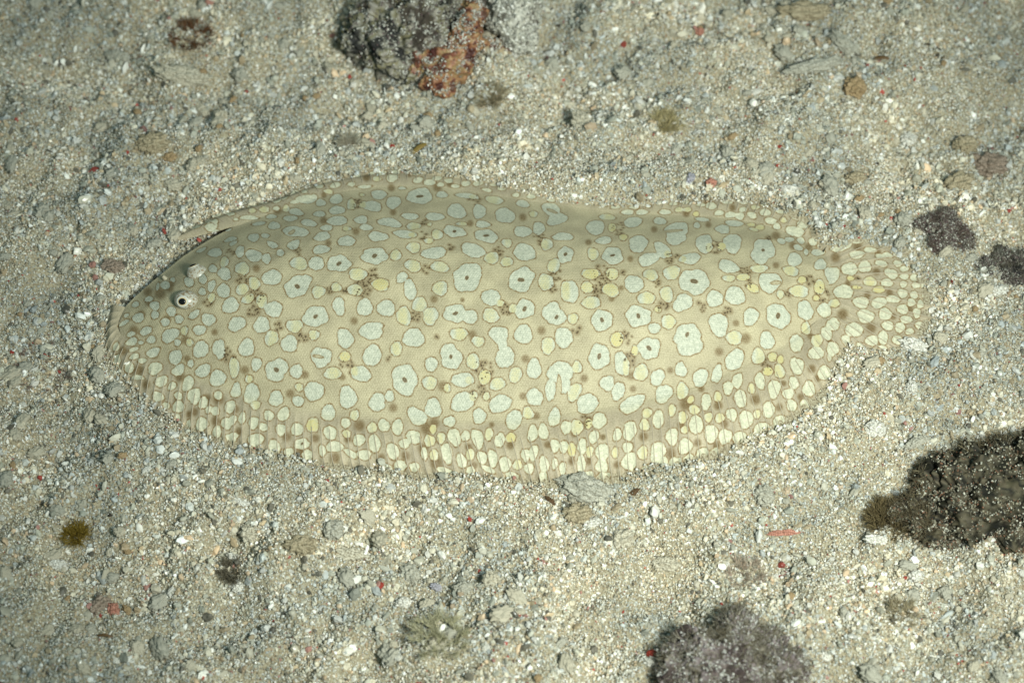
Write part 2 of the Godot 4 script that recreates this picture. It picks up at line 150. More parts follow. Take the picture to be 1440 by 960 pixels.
const DOT_CLUSTERS = [
	-8023,-398,184,18,16,227,8, -7599,180,259,14,15,288,12, -7680,665,181,12,7,182,8, -8519,-1685,141,45,30,244,5, -6513,-1434,184,16,21,275,5, -9006,246,134,22,8,141,4,
	-6921,1109,154,7,4,148,5, -8332,1741,209,23,1,176,8, -6223,1475,153,4,3,144,6, -4908,-3728,162,14,21,316,12, -4555,-12,281,-1,10,324,20, -4263,-466,180,-1,8,218,10,
	-5473,71,102,1,5,117,4, -5039,46,102,1,4,116,4, -2863,-2647,115,-3,7,200,3, -2867,-1998,156,-2,8,247,5, -2023,-1539,114,-2,3,167,4, -621,-1377,129,-3,1,189,5,
	-1360,-4079,215,-15,6,388,6, 578,-2006,183,-12,-3,314,8, -2726,-628,129,0,4,161,4, 1052,-469,180,-5,-3,229,8, 919,3,128,-3,-1,149,5, -461,675,204,0,0,216,9,
	-3005,842,153,1,2,158,7, -2413,1496,61,1,0,59,1, -3742,2025,61,0,1,56,1, -1067,2324,303,2,1,277,14, -1217,2918,227,1,0,205,8, -4966,2250,228,4,2,207,6,
	2943,-2719,213,-15,-21,431,10, 5709,-1842,239,-23,-31,395,14, 4439,-1258,209,-12,-17,309,9, 2391,-530,309,-6,-10,398,25, 2224,39,205,-3,-5,240,12, 3011,-614,77,-3,-3,102,2,
	3953,-239,129,-8,-5,154,5, 4137,514,181,-14,-4,184,6, 5201,389,156,-17,-4,158,6, 5983,396,147,-21,-4,142,6, 1597,1210,127,-3,-1,124,3, 3020,1437,204,-11,-2,191,9,
	6571,-975,187,-28,-14,230,6, 6624,-517,160,-25,-9,179,5, 7791,-431,119,-22,-6,122,4, 7430,-2559,55,-11,-11,99,4, 3144,1986,204,-12,-1,181,10, 7160,1711,233,-8,-17,272,6,
	1860,3705,202,-1,-3,223,10, 8555,-1001,167,-44,-13,185,8, 8867,-663,256,-84,-11,242,10, 9966,-1239,185,-3,-19,223,4,
]
const BROWN_SMUDGES = [
	-7661,-773,131,10,14,177, -10535,-480,234,92,38,309, -10272,-600,176,72,30,240, -10963,-743,180,78,37,260, -7315,-3733,163,13,18,234, -5947,-4309,98,6,8,141,
	-6638,-3439,83,18,15,161, -5618,-1723,116,7,11,177, -5834,-2867,135,21,21,253, -8786,1120,116,15,2,104, -7886,2172,146,15,1,122, -6149,2422,143,6,1,126,
	-6564,2869,144,9,1,127, -9661,1193,162,31,2,138, -9602,1674,119,23,1,97, -8638,2906,205,8,13,220, -9797,2138,182,12,16,206, -5813,4170,141,4,4,141,
	-9466,3282,114,9,5,112, -8683,3537,154,9,6,152, -11014,1858,185,17,15,197, -11543,1178,158,10,16,180, -9313,3242,129,9,6,129, -6624,4093,152,6,4,149,
	-8005,3876,128,7,4,123, -3783,-3195,117,2,11,219, -4838,-2238,131,5,13,215, 86,-3139,133,-13,-1,263, -1470,-2657,116,-7,3,207, -2477,359,128,1,2,139,
	-1661,391,77,1,1,84, -4757,998,127,0,3,128, -3905,-4562,135,1,8,201, -2502,-4613,162,-4,6,240, -2128,-4788,135,-5,4,206, -4686,-5047,136,7,12,226,
	-3388,-5234,120,-2,9,214, -1374,1406,142,2,1,139, 605,1283,142,-3,-1,140, 147,2062,132,-3,0,121, 71,3020,121,-3,0,109, -3615,3318,141,1,1,132,
	-5065,2522,112,2,1,100, -2203,2777,172,1,1,156, 449,3526,131,-3,0,131, -4563,3822,176,1,6,191, -4879,4214,126,2,3,127, -2648,3911,226,1,4,247,
	-2449,3748,176,0,3,191, -2739,4515,176,1,2,176, -2384,4863,200,1,2,194, -3238,4709,140,2,2,136, -282,4424,140,0,0,146, -1461,4471,125,1,1,128,
	-811,3802,91,0,0,100, -1308,4944,110,1,0,106, -3939,4748,141,2,2,134, 771,4419,120,-1,-1,126, 4003,-2729,117,-2,-15,236, 2014,-1893,115,-6,-6,196,
	5654,-3085,108,-8,-17,205, 3212,-1163,104,-4,-6,157, 2628,321,102,-3,-2,112, 6239,703,116,-19,-2,106, 5728,1527,147,-20,-1,128, 7527,-1335,119,-21,-12,154,
	6524,1057,181,-32,-2,159, 2918,-67,93,-3,-3,110, 7667,-2748,166,-30,-31,289, 5698,-4109,135,0,-14,211, 5024,-3636,135,-3,-10,192, 6441,-3925,119,-4,-12,170,
	3167,2387,153,-10,-1,134, 4296,2164,113,-10,-1,99, 1819,2512,132,-4,0,117, 3216,2720,112,-7,-1,99, 5188,2602,112,-3,-5,127, 4735,3098,229,-5,-10,255,
	1527,4065,126,-1,-2,135, 1444,4851,125,-1,-1,127, 1919,4846,120,-2,-1,122, 3489,4115,151,-4,-4,159, 5650,3128,153,-5,-7,166, 6736,2856,175,-10,-9,188,
	7422,3030,124,-9,-6,129, 5807,3662,133,-6,-5,138, 4260,4556,172,-7,-4,173, 5028,4217,127,-5,-4,128, 2720,4908,120,-3,-2,121, 2330,4164,101,-1,-2,107,
	5559,4244,127,-6,-4,128, 4560,3763,122,-4,-4,129, 9429,-2130,161,-6,-17,201, 10136,-2560,162,-8,-21,214, 10613,-1645,139,-6,-16,170, 9483,-115,188,-1,-17,220,
	10286,325,178,-4,-15,201, 8471,721,115,-3,-10,136, 10976,-86,117,-5,-12,134, 10273,-803,117,-3,-12,139, 10945,-923,128,-6,-14,152, 9038,865,107,-12,-8,118,
	8140,-2349,146,-39,-27,240, 8643,-2442,146,-34,-22,211, 7950,-3511,109,-7,-13,151, 8834,-3051,140,-27,-18,190, 9725,-1204,106,-1,-10,128, 11506,-389,118,-7,-13,137,
	10741,-2420,119,-8,-16,153, 8432,1812,140,-12,-10,153, 8071,2655,118,-10,-7,123, 8591,2059,120,-13,-8,127, 7571,2323,104,-6,-6,113, -10844,-266,187,70,27,232,
	-11069,129,160,49,17,177, -10250,487,155,38,8,148, -11257,575,179,44,9,168, -10035,974,132,30,3,114, -10613,1378,173,27,6,157, -11205,1839,128,15,9,132,
	-10234,-739,141,60,25,197, -9800,2839,146,12,9,149, -7386,4106,163,9,5,157, -10771,2321,148,16,10,151, -8972,2892,165,8,10,174, -8134,3253,143,6,8,151,
	-6260,4487,162,6,3,151, -5247,4671,161,4,3,150, -3836,4986,161,3,2,149,
]

var rng := RandomNumberGenerator.new()
var taken := {}
# ground height grid
const GX0 := -0.26
const GZ0 := -0.24
const GSTEP := 0.0015
const GNX := 348
const GNZ := 308
var ground := PackedFloat32Array()
var print_sd := PackedFloat32Array()   # distance to the outline of the fish, negative inside
var mound := PackedFloat32Array()


func _ready() -> void:
	# ---- camera, sky, sun, strobe, exposure
	var cam := Camera3D.new()
	cam.name = "camera"
	add_child(cam)
	cam.look_at_from_position(Vector3(0, 0.54514, 0.35402), Vector3.ZERO, Vector3.UP)
	cam.fov = 17.49
	cam.near = 0.02
	cam.far = 40.0
	var lens := CameraAttributesPhysical.new()
	lens.frustum_focal_length = 78.01
	lens.frustum_focus_distance = 0.637
	lens.exposure_aperture = 12.0
	cam.attributes = lens
	cam.current = true

	var env := Environment.new()
	env.background_mode = Environment.BG_SKY
	var sky_material := ProceduralSkyMaterial.new()
	sky_material.sky_top_color = Color(0.44, 0.57, 0.57)
	sky_material.sky_horizon_color = Color(0.22, 0.34, 0.36)
	sky_material.ground_bottom_color = Color(0.16, 0.2, 0.19)
	sky_material.ground_horizon_color = Color(0.2, 0.28, 0.28)
	var sky := Sky.new()
	sky.sky_material = sky_material
	env.sky = sky
	env.background_energy_multiplier = 0.6
	env.tonemap_mode = Environment.TONE_MAPPER_LINEAR
	env.tonemap_exposure = 1.0
	env.sdfgi_enabled = true
	env.ssao_enabled = true
	env.ssil_enabled = true
	var world := WorldEnvironment.new()
	world.name = "world_environment"
	world.environment = env
	add_child(world)

	var sun := DirectionalLight3D.new()
	sun.name = "sun"
	add_child(sun)
	sun.look_at_from_position(Vector3(0.42, 1.0, 0.3), Vector3.ZERO, Vector3.UP)
	sun.light_color = Color(0.93, 1.0, 1.0)
	sun.light_energy = 0.2
	sun.light_angular_distance = 12.0
	sun.shadow_enabled = true
	# the diver's strobe beside the camera, which lights the middle of the picture
	var strobe := SpotLight3D.new()
	strobe.name = "strobe"
	add_child(strobe)
	strobe.look_at_from_position(Vector3(0.19, 0.46, 0.31), Vector3(0.035, 0, 0.008), Vector3.UP)
	strobe.light_color = Color(0.985, 1.0, 0.95)
	strobe.light_energy = 0.49
	strobe.light_size = 0.045
	strobe.spot_angle = 24.0
	strobe.spot_angle_attenuation = 1.0
	strobe.spot_range = 4.0
	strobe.spot_attenuation = 2.0
	strobe.shadow_enabled = true

	rng.seed = 20230
	build_ground()
	build_sand()
	build_fish()
	build_rubble()
	build_pebbles()
	build_scatter()
	build_plants()


# ------------------------------------------------------------------ helpers
func tag(o: Node, label := "", category := "", group := "", kind := "") -> void:
	if label != "":
		o.set_meta("label", label)
	if category != "":
		o.set_meta("category", category)
	if group != "":
		o.set_meta("group", group)
	if kind != "":
		o.set_meta("kind", kind)


func numbered(called: String) -> String:
	var n: int = taken.get(called, -1) + 1
	taken[called] = n
	return called if n == 0 else "%s_%03d" % [called, n]


func part(called: String, mesh: Mesh, m: Material, parent: Node) -> MeshInstance3D:
	var o := MeshInstance3D.new()
	o.name = called
	o.mesh = mesh
	o.material_override = m
	parent.add_child(o, true)
	return o


func plain(linear: Color, rough := 0.7, spec := 0.4) -> StandardMaterial3D:
	var m := StandardMaterial3D.new()
	m.albedo_color = linear.linear_to_srgb()
	m.roughness = rough
	m.metallic_specular = spec
	return m


func tinted(rough := 0.6, spec := 0.45) -> StandardMaterial3D:
	var m := StandardMaterial3D.new()
	m.vertex_color_use_as_albedo = true
	m.roughness = rough
	m.metallic_specular = spec
	return m


func noise(seed_: int, freq: float, octaves := 3) -> FastNoiseLite:
	var n := FastNoiseLite.new()
	n.seed = seed_
	n.noise_type = FastNoiseLite.TYPE_SIMPLEX_SMOOTH
	n.frequency = freq
	n.fractal_type = FastNoiseLite.FRACTAL_FBM if octaves > 1 else FastNoiseLite.FRACTAL_NONE
	n.fractal_octaves = octaves
	return n


func mesh_of(v: PackedVector3Array, idx: PackedInt32Array, smooth := true, uv := PackedVector2Array(), col := PackedColorArray()) -> ArrayMesh:
	# idx runs clockwise seen from the front
	var a := []
	a.resize(Mesh.ARRAY_MAX)
	a[Mesh.ARRAY_VERTEX] = v
	a[Mesh.ARRAY_INDEX] = idx
	if smooth:
		var n := PackedVector3Array()
		n.resize(v.size())
		for t in range(0, idx.size(), 3):
			var p := v[idx[t]]
			var f := (v[idx[t + 2]] - p).cross(v[idx[t + 1]] - p)
			n[idx[t]] += f
			n[idx[t + 1]] += f
			n[idx[t + 2]] += f
		for i in n.size():
			n[i] = n[i].normalized() if n[i].length_squared() > 1e-30 else Vector3.UP
		a[Mesh.ARRAY_NORMAL] = n
	if uv.size():
		a[Mesh.ARRAY_TEX_UV] = uv
	if col.size():
		a[Mesh.ARRAY_COLOR] = col
	var m := ArrayMesh.new()
	m.add_surface_from_arrays(Mesh.PRIMITIVE_TRIANGLES, a)
	return m


func grid_index(nu: int, nv: int, wrap_v: bool, flip: bool) -> PackedInt32Array:
	var idx := PackedInt32Array()
	for i in nu - 1:
		for j in (nv if wrap_v else nv - 1):
			var a := i * nv + j
			var b := i * nv + (j + 1) % nv
			var c := a + nv
			var d := b + nv
			if flip:
				idx.append_array(PackedInt32Array([a, c, b, b, c, d]))
			else:
				idx.append_array(PackedInt32Array([a, b, c, b, d, c]))
	return idx


var ico_cache := {}
func ico(sub: int) -> Array:
	if ico_cache.has(sub):
		return ico_cache[sub]
	var v := PackedVector3Array()
	var f := PackedInt32Array()
	if sub == 0:
		var g := (1.0 + sqrt(5.0)) / 2.0
		for p in [[-1, g, 0], [1, g, 0], [-1, -g, 0], [1, -g, 0], [0, -1, g], [0, 1, g], [0, -1, -g], [0, 1, -g], [g, 0, -1], [g, 0, 1], [-g, 0, -1], [-g, 0, 1]]:
			v.append(Vector3(p[0], p[1], p[2]).normalized())
		f = PackedInt32Array([0, 5, 11, 0, 1, 5, 0, 7, 1, 0, 10, 7, 0, 11, 10, 1, 9, 5, 5, 4, 11, 11, 2, 10, 10, 6, 7, 7, 8, 1, 3, 4, 9, 3, 2, 4, 3, 6, 2, 3, 8, 6, 3, 9, 8, 4, 5, 9, 2, 11, 4, 6, 10, 2, 8, 7, 6, 9, 1, 8])
	else:
		var low: Array = ico(sub - 1)
		v = low[0].duplicate()
		var lf: PackedInt32Array = low[1]
		var mids := {}
		for t in range(0, lf.size(), 3):
			var m := [0, 0, 0]
			for k in 3:
				var a := lf[t + k]
				var b := lf[t + (k + 1) % 3]
				var key := mini(a, b) * 100000 + maxi(a, b)
				if not mids.has(key):
					mids[key] = v.size()
					v.append(((v[a] + v[b]) * 0.5).normalized())
				m[k] = mids[key]
			f.append_array(PackedInt32Array([lf[t], m[0], m[2], lf[t + 1], m[1], m[0], lf[t + 2], m[2], m[1], m[0], m[1], m[2]]))
	ico_cache[sub] = [v, f]
	return ico_cache[sub]


func lump(sub: int, radii: Vector3, seed_: int, amp: float, freq: float, smooth := true, squareness := 0.0) -> ArrayMesh:
	# a stone: a sphere pushed in and out by noise, optionally with flattened faces
	var base := ico(sub)
	var bv: PackedVector3Array = base[0]
	var n := noise(seed_, freq, 3)
	var r := RandomNumberGenerator.new()
	r.seed = seed_ * 7 + 3
	var cuts := []
	for k in 7:
		cuts.append([Vector3(r.randfn(), r.randfn(), r.randfn()).normalized(), lerpf(1.0, r.randf_range(0.55, 0.85), squareness)])
	var v := PackedVector3Array()
	v.resize(bv.size())
	for i in bv.size():
		var d := bv[i]
		var k := 1.0
		for c in cuts:
			var x: float = d.dot(c[0])
			if x * k > c[1]:
				k = c[1] / x
		v[i] = d * (k * (1.0 + amp * n.get_noise_3dv(d * 10.0))) * radii
	return mesh_of(v, base[1], smooth)


func lumps(spec: Array, sub: int, seed_: int, amp: float, freq: float, colours: Array, patch: float) -> ArrayMesh:
	# several overlapping lobes as one mesh with mottled crust colours
	var base := ico(sub)
	var bv: PackedVector3Array = base[0]
	var bf: PackedInt32Array = base[1]
	var n := noise(seed_, freq, 5)
	var n2 := noise(seed_ + 9, patch, 4)
	var n3 := noise(seed_ + 17, patch * 7.0, 2)
	var v := PackedVector3Array()
	var f := PackedInt32Array()
	var col := PackedColorArray()
	for s in spec:
		var first := v.size()
		var c: Vector3 = s[0]
		var rad: Vector3 = s[1]
		for d in bv:
			var p := c + d * rad
			var h := n.get_noise_3dv(p) + 0.35 * n3.get_noise_3dv(p)
			p += d * (h * amp)
			v.append(p)
			var k := clampf(n2.get_noise_3dv(p) * 1.6 + 0.5, 0.0, 0.999) * (colours.size() - 1)
			var ci := int(k)
			var tone: Color = (colours[ci] as Color).lerp(colours[ci + 1], smoothstep(0.2, 0.8, k - ci))
			tone *= 1.0 + 0.5 * n3.get_noise_3dv(p * 2.0)
			col.append(Color(tone.r, tone.g, tone.b, 1))
		for i in bf:
			f.append(first + i)
	return mesh_of(v, f, true, PackedVector2Array(), col)


func multi(called: String, mesh: Mesh, m: Material, buffer: PackedFloat32Array, parent: Node) -> MultiMeshInstance3D:
	var mm := MultiMesh.new()
	mm.transform_format = MultiMesh.TRANSFORM_3D
	mm.use_colors = true
	mm.mesh = mesh
	mm.instance_count = buffer.size() / 16
	mm.buffer = buffer
	var o := MultiMeshInstance3D.new()
	o.name = called
	o.multimesh = mm
	o.material_override = m
	o.set_meta("kind", "stuff")
	parent.add_child(o, true)
	return o


func put(b: PackedFloat32Array, at: int, basis: Basis, p: Vector3, c: Color) -> void:
	b[at] = basis.x.x
	b[at + 1] = basis.y.x
	b[at + 2] = basis.z.x
	b[at + 3] = p.x
	b[at + 4] = basis.x.y
	b[at + 5] = basis.y.y
	b[at + 6] = basis.z.y
	b[at + 7] = p.y
	b[at + 8] = basis.x.z
	b[at + 9] = basis.y.z
	b[at + 10] = basis.z.z
	b[at + 11] = p.z
	b[at + 12] = c.r
	b[at + 13] = c.g
	b[at + 14] = c.b
	b[at + 15] = 1.0


func spin() -> Basis:
	return Basis(Quaternion(rng.randfn(), rng.randfn(), rng.randfn(), rng.randfn()).normalized())


func vec(t: Array, i: int) -> Vector3:
	return Vector3(t[i * 3], t[i * 3 + 1], t[i * 3 + 2]) * MM


func along(t: Array, s: float) -> Vector3:
	# Catmull-Rom through the stations of a table
	var n := t.size() / 3
	s = clampf(s, 0.0, n - 1.0)
	var i := mini(int(s), n - 2)
	var f := s - i
	return vec(t, i).cubic_interpolate(vec(t, i + 1), vec(t, maxi(i - 1, 0)), vec(t, mini(i + 2, n - 1)), f)


func along1(t: Array, s: float) -> float:
	var n := t.size()
	s = clampf(s, 0.0, n - 1.0)
	var i := mini(int(s), n - 2)
	return cubic_interpolate(t[i], t[i + 1], t[maxi(i - 1, 0)], t[mini(i + 2, n - 1)], s - i)


# ------------------------------------------------------------------ ground
func height(x: float, z: float) -> float:
	var fx := clampf((x - GX0) / GSTEP, 0.0, GNX - 1.001)
	var fz := clampf((z - GZ0) / GSTEP, 0.0, GNZ - 1.001)
	var i := int(fx)
	var j := int(fz)
	fx -= i
	fz -= j
	var a := i * GNZ + j
	return lerpf(lerpf(ground[a], ground[a + 1], fz), lerpf(ground[a + GNZ], ground[a + GNZ + 1], fz), fx)


func cell(x: float, z: float) -> int:
	return clampi(int((x - GX0) / GSTEP), 0, GNX - 1) * GNZ + clampi(int((z - GZ0) / GSTEP), 0, GNZ - 1)


func outline() -> PackedVector2Array:
	var p := PackedVector2Array()
	for k in 39:
		var q := along(DORSAL_EDGE, k * 0.5)
		p.append(Vector2(q.x, q.z))
	for k in 11:
		var q := vec(TAIL_EDGE, 10 - k)
		p.append(Vector2(q.x, q.z))
	for k in 14:
		var q := vec(ANAL_EDGE, 13 - k)
		p.append(Vector2(q.x, q.z))
	p.append(Vector2(vec(BODY_FAR, 3).x, vec(BODY_FAR, 3).z))
	p.append(Vector2(vec(BODY_FAR, 2).x, vec(BODY_FAR, 2).z))
	for i in p.size():
		p[i] += Vector2(FISH_AT.x, FISH_AT.z)
	return p


func bump(x: float, z: float, cx: float, cz: float, rx: float, rz: float) -> float:
	var dx := (x - cx) / rx
	var dz := (z - cz) / rz
	return exp(-dx * dx - dz * dz)


func build_ground() -> void:
	var edge := outline()
	# coarse distance field, then bilinear
	var cs := 0.004
	var cnx := int(ceil(GNX * GSTEP / cs)) + 2
	var cnz := int(ceil(GNZ * GSTEP / cs)) + 2
	var coarse := PackedFloat32Array()
	coarse.resize(cnx * cnz)
	for i in cnx:
		for j in cnz:
			var p := Vector2(GX0 + i * cs, GZ0 + j * cs)
			var best := 1.0
			for k in edge.size():
				best = minf(best, Geometry2D.get_closest_point_to_segment(p, edge[k], edge[(k + 1) % edge.size()]).distance_squared_to(p))
			best = sqrt(best)
			coarse[i * cnz + j] = -best if Geometry2D.is_point_in_polygon(p, edge) else best
	var n1 := noise(4, 14.0, 2)
	var n2 := noise(5, 60.0, 2)
	var n3 := noise(6, 220.0, 2)
	ground.resize(GNX * GNZ)
	print_sd.resize(GNX * GNZ)
	mound.resize(GNX * GNZ)
	for i in GNX:
		var x := GX0 + i * GSTEP
		for j in GNZ:
			var z := GZ0 + j * GSTEP
			var fx := (x - GX0) / cs
			var fz := (z - GZ0) / cs
			var a := int(fx) * cnz + int(fz)
			fx -= int(fx)
			fz -= int(fz)
			var sd := lerpf(lerpf(coarse[a], coarse[a + 1], fz), lerpf(coarse[a + cnz], coarse[a + cnz + 1], fz), fx)
			var free := smoothstep(-0.001, 0.03, sd)
			var h := (n1.get_noise_2d(x, z) * 0.010 + n2.get_noise_2d(x, z) * 0.0038) * free + n3.get_noise_2d(x, z) * 0.0010 * smoothstep(-0.002, 0.004, sd)
			h += 0.0007 * (1.0 - free) * smoothstep(-0.02, -0.002, sd)
			# the sand banked over the far fin
			var m := 0.0066 * bump(x, z, 0.026, -0.0525, 0.026, 0.0085) + 0.004 * bump(x, z, -0.01, -0.063, 0.02, 0.007) + 0.003 * bump(x, z, 0.06, -0.062, 0.03, 0.008)
			m += 0.003 * bump(x, z, -0.06, -0.064, 0.02, 0.006) + 0.004 * bump(x, z, 0.0957, -0.0354, 0.006, 0.0035)
			h += m
			if z < -0.03:
				h += (0.0016 + 0.0016 * n2.get_noise_2d(x * 2.0, z * 2.0)) * exp(-pow((sd - 0.002) / 0.006, 2.0))
			h += 0.0035 * bump(x, z, 0.1, -0.045, 0.022, 0.008) - 0.0045 * bump(x, z, -0.124, 0.014, 0.014, 0.017) * free
			ground[i * GNZ + j] = h
			print_sd[i * GNZ + j] = sd
			mound[i * GNZ + j] = m
	# one sheet, fine in the middle and wider spaced outwards
	var xs := axis(GX0, GNX)
	var zs := axis(GZ0, GNZ)
	var v := PackedVector3Array()
	for x in xs:
		for z in zs:
			var y := height(x, z)
			v.append(Vector3(x, y - 0.0002, z))
	var sand := plain(Color(0.27, 0.25, 0.19), 0.9, 0.2)
	var grain := NoiseTexture2D.new()
	grain.width = 512
	grain.height = 512
	grain.seamless = true
	grain.noise = noise(31, 0.09, 4)
	var ramp := Gradient.new()
	ramp.colors = PackedColorArray([Color(0.32, 0.29, 0.24), Color(0.62, 0.58, 0.5), Color(0.74, 0.72, 0.64), Color(0.9, 0.9, 0.86)])
	ramp.offsets = PackedFloat32Array([0.0, 0.4, 0.65, 1.0])
	grain.color_ramp = ramp
	sand.albedo_color = Color(0.88, 0.87, 0.84)
	sand.albedo_texture = grain
	sand.uv1_triplanar = true
	sand.uv1_world_triplanar = true
	sand.uv1_scale = Vector3(26, 26, 26)
	var bed := part("sand_bed", mesh_of(v, grid_index(xs.size(), zs.size(), false, true)), sand, self)
	tag(bed, "bed of pale coarse coral sand under everything", "sand", "", "structure")


func axis(from: float, count: int) -> PackedFloat32Array:
	var a := PackedFloat32Array()
	var out: Array[float] = []
	var d := 0.006
	var w := 0.0
	while w < 3.0:
		w += d
		out.append(w)
		d *= 1.35
	for k in range(out.size() - 1, -1, -1):
		a.append(from - out[k])
	for k in count:
		a.append(from + k * GSTEP)
	for k in out.size():
		a.append(from + (count - 1) * GSTEP + out[k])
	return a


const SAND_TONES := [
	[0.25, 0.42, 0.42, 0.345], [0.28, 0.58, 0.545, 0.43], [0.19, 0.76, 0.75, 0.685], [0.08, 0.46, 0.37, 0.24],
	[0.06, 0.15, 0.14, 0.11], [0.09, 0.52, 0.545, 0.52], [0.04, 0.56, 0.43, 0.29], [0.004, 0.36, 0.07, 0.05], [0.006, 0.34, 0.18, 0.15],
]


func sand_tone(shift: float) -> Color:
	var k := rng.randf()
	var c := Color(0.4, 0.4, 0.33)
	for t in SAND_TONES:
		k -= t[0]
		if k <= 0.0:
			c = Color(t[1], t[2], t[3])
			break
	var g := rng.randf_range(0.6, 1.17) * (1.0 + 0.15 * shift)
	return Color(minf(c.r * g * (1.0 + 0.03 * shift), 0.86), minf(c.g * g, 0.86), minf(c.b * g * (1.0 - 0.03 * shift), 0.84))


func build_sand() -> void:
	var bed := get_node("sand_bed")
	var patch := noise(77, 24.0, 2)
	var drift := noise(78, 45.0, 2)
	var dull := tinted(0.62, 0.45)
	var glossy := tinted(0.3, 0.5)
	var spins: Array[Basis] = []
	for k in 400:
		spins.append(spin() * Basis.from_scale(Vector3(rng.randf_range(0.75, 1.6), rng.randf_range(0.35, 0.95), rng.randf_range(0.7, 1.25))))
	# name, count, smallest, largest radius in mm, subdivision, amount of noise, half width and depth of the patch
	var sorts := [
		["fine_sand", 210000, 0.2, 0.46, 0, 0.6, 0.19, dull], ["fine_sand", 190000, 0.2, 0.46, 0, 0.75, 0.19, glossy], ["fine_sand", 130000, 0.24, 0.5, 0, 0.5, 0.19, dull],
		["medium_sand", 34000, 0.45, 0.95, 1, 0.6, 0.2, dull], ["medium_sand", 20000, 0.45, 0.9, 0, 0.7, 0.2, glossy],
		["coarse_sand", 4200, 0.9, 1.6, 1, 0.6, 0.22, dull], ["coarse_sand", 2000, 0.9, 1.6, 1, 0.5, 0.22, glossy],
		["outer_sand", 26000, 0.7, 1.3, 0, 0.5, 0.26, dull],
	]
	var at_seed := 300
	for s in sorts:
		at_seed += 1
		var mesh := lump(s[4], Vector3.ONE, at_seed, s[5], 0.13, false, 0.5)
		var b := PackedFloat32Array()
		b.resize(int(s[1]) * 16)
		var n := 0
		var half: float = s[6]
		var outer: bool = s[0] == "outer_sand"
		var lo: float = s[2]
		var hi: float = s[3]
		for k in int(s[1]):
			var x := rng.randf_range(-half, half)
			var z := rng.randf_range(-half * 0.92, half * 0.8)
			if outer and absf(x) < 0.185 and z > -0.16 and z < 0.14:
				continue
			var q := cell(x, z)
			var sd := print_sd[q]
			var lift := 0.0
			if sd < -0.0008 and mound[q] < 0.0028:
				# grains drifted over the rim of the fins, here and there
				var bury := (0.0022 if x < 0.1 else 0.0006) + 0.0035 * drift.get_noise_2d(x, z) + (0.0014 if z < -0.03 else 0.0)
				if sd < -bury or rng.randf() < 0.25:
					continue
				lift = maxf(0.0, 0.0006 - 0.1 * sd)
			var sorted_ := drift.get_noise_2d(x * 0.6 + 3.0, z * 0.6)
			if hi > 0.6 and sorted_ < 0.0 and rng.randf() < -2.2 * sorted_:
				continue
			var r := lo + (hi - lo) * rng.randf() * rng.randf()
			r *= MM
			var basis := spins[rng.randi() % 400]
			put(b, n * 16, Basis(basis.x * r, basis.y * r, basis.z * r), Vector3(x, height(x, z) + lift + r * rng.randf_range(-0.45, 0.8), z), sand_tone(patch.get_noise_2d(x, z) * 2.0))
			n += 1
		b.resize(n * 16)
		multi(s[0], mesh, s[7], b, bed)


# ------------------------------------------------------------------ the flatfish
func fish_uv(p: Vector3) -> Vector2:
	return Vector2((p.x / MM + 126.0) / 252.0, (p.z / MM + 60.0) / 120.0)


func body_point(s: float, t: float) -> Vector3:
	var p := along(BODY_FAR, s).lerp(along(BODY_NEAR, s), (t + 1.0) * 0.5)
	p.y += along1(BODY_RISE, s) * MM * pow(maxf(1.0 - t * t, 0.0), 1.3)
	return p


func fin_point(base: Array, edge: Array, k: float, r: float, bulge: float, wave: float) -> Vector3:
	var p := along(base, k).lerp(along(edge, k), r)
	p.y += 4.0 * r * (1.0 - r) * bulge + wave * r * (sin(k * 2.3) * 0.6 + sin(k * 5.1 + 1.0) * 0.4)
	# the outer rim settles on the sand
	var bed := height(p.x + FISH_AT.x, p.z + FISH_AT.z) + 0.0003
	p.y = lerpf(p.y, minf(p.y, bed), smoothstep(0.55, 0.97, r))
	return p


var fin_mask := PackedFloat32Array()   # one cell a millimetre: 1 where the skin is fin membrane
var skin_mask := PackedFloat32Array()


func mark(mask: PackedFloat32Array, p: Vector3) -> void:
	var i := clampi(int(p.x / MM + 126.0), 0, 251)
	var j := clampi(int(p.z / MM + 60.0), 0, 119)
	mask[i * 120 + j] = 1.0


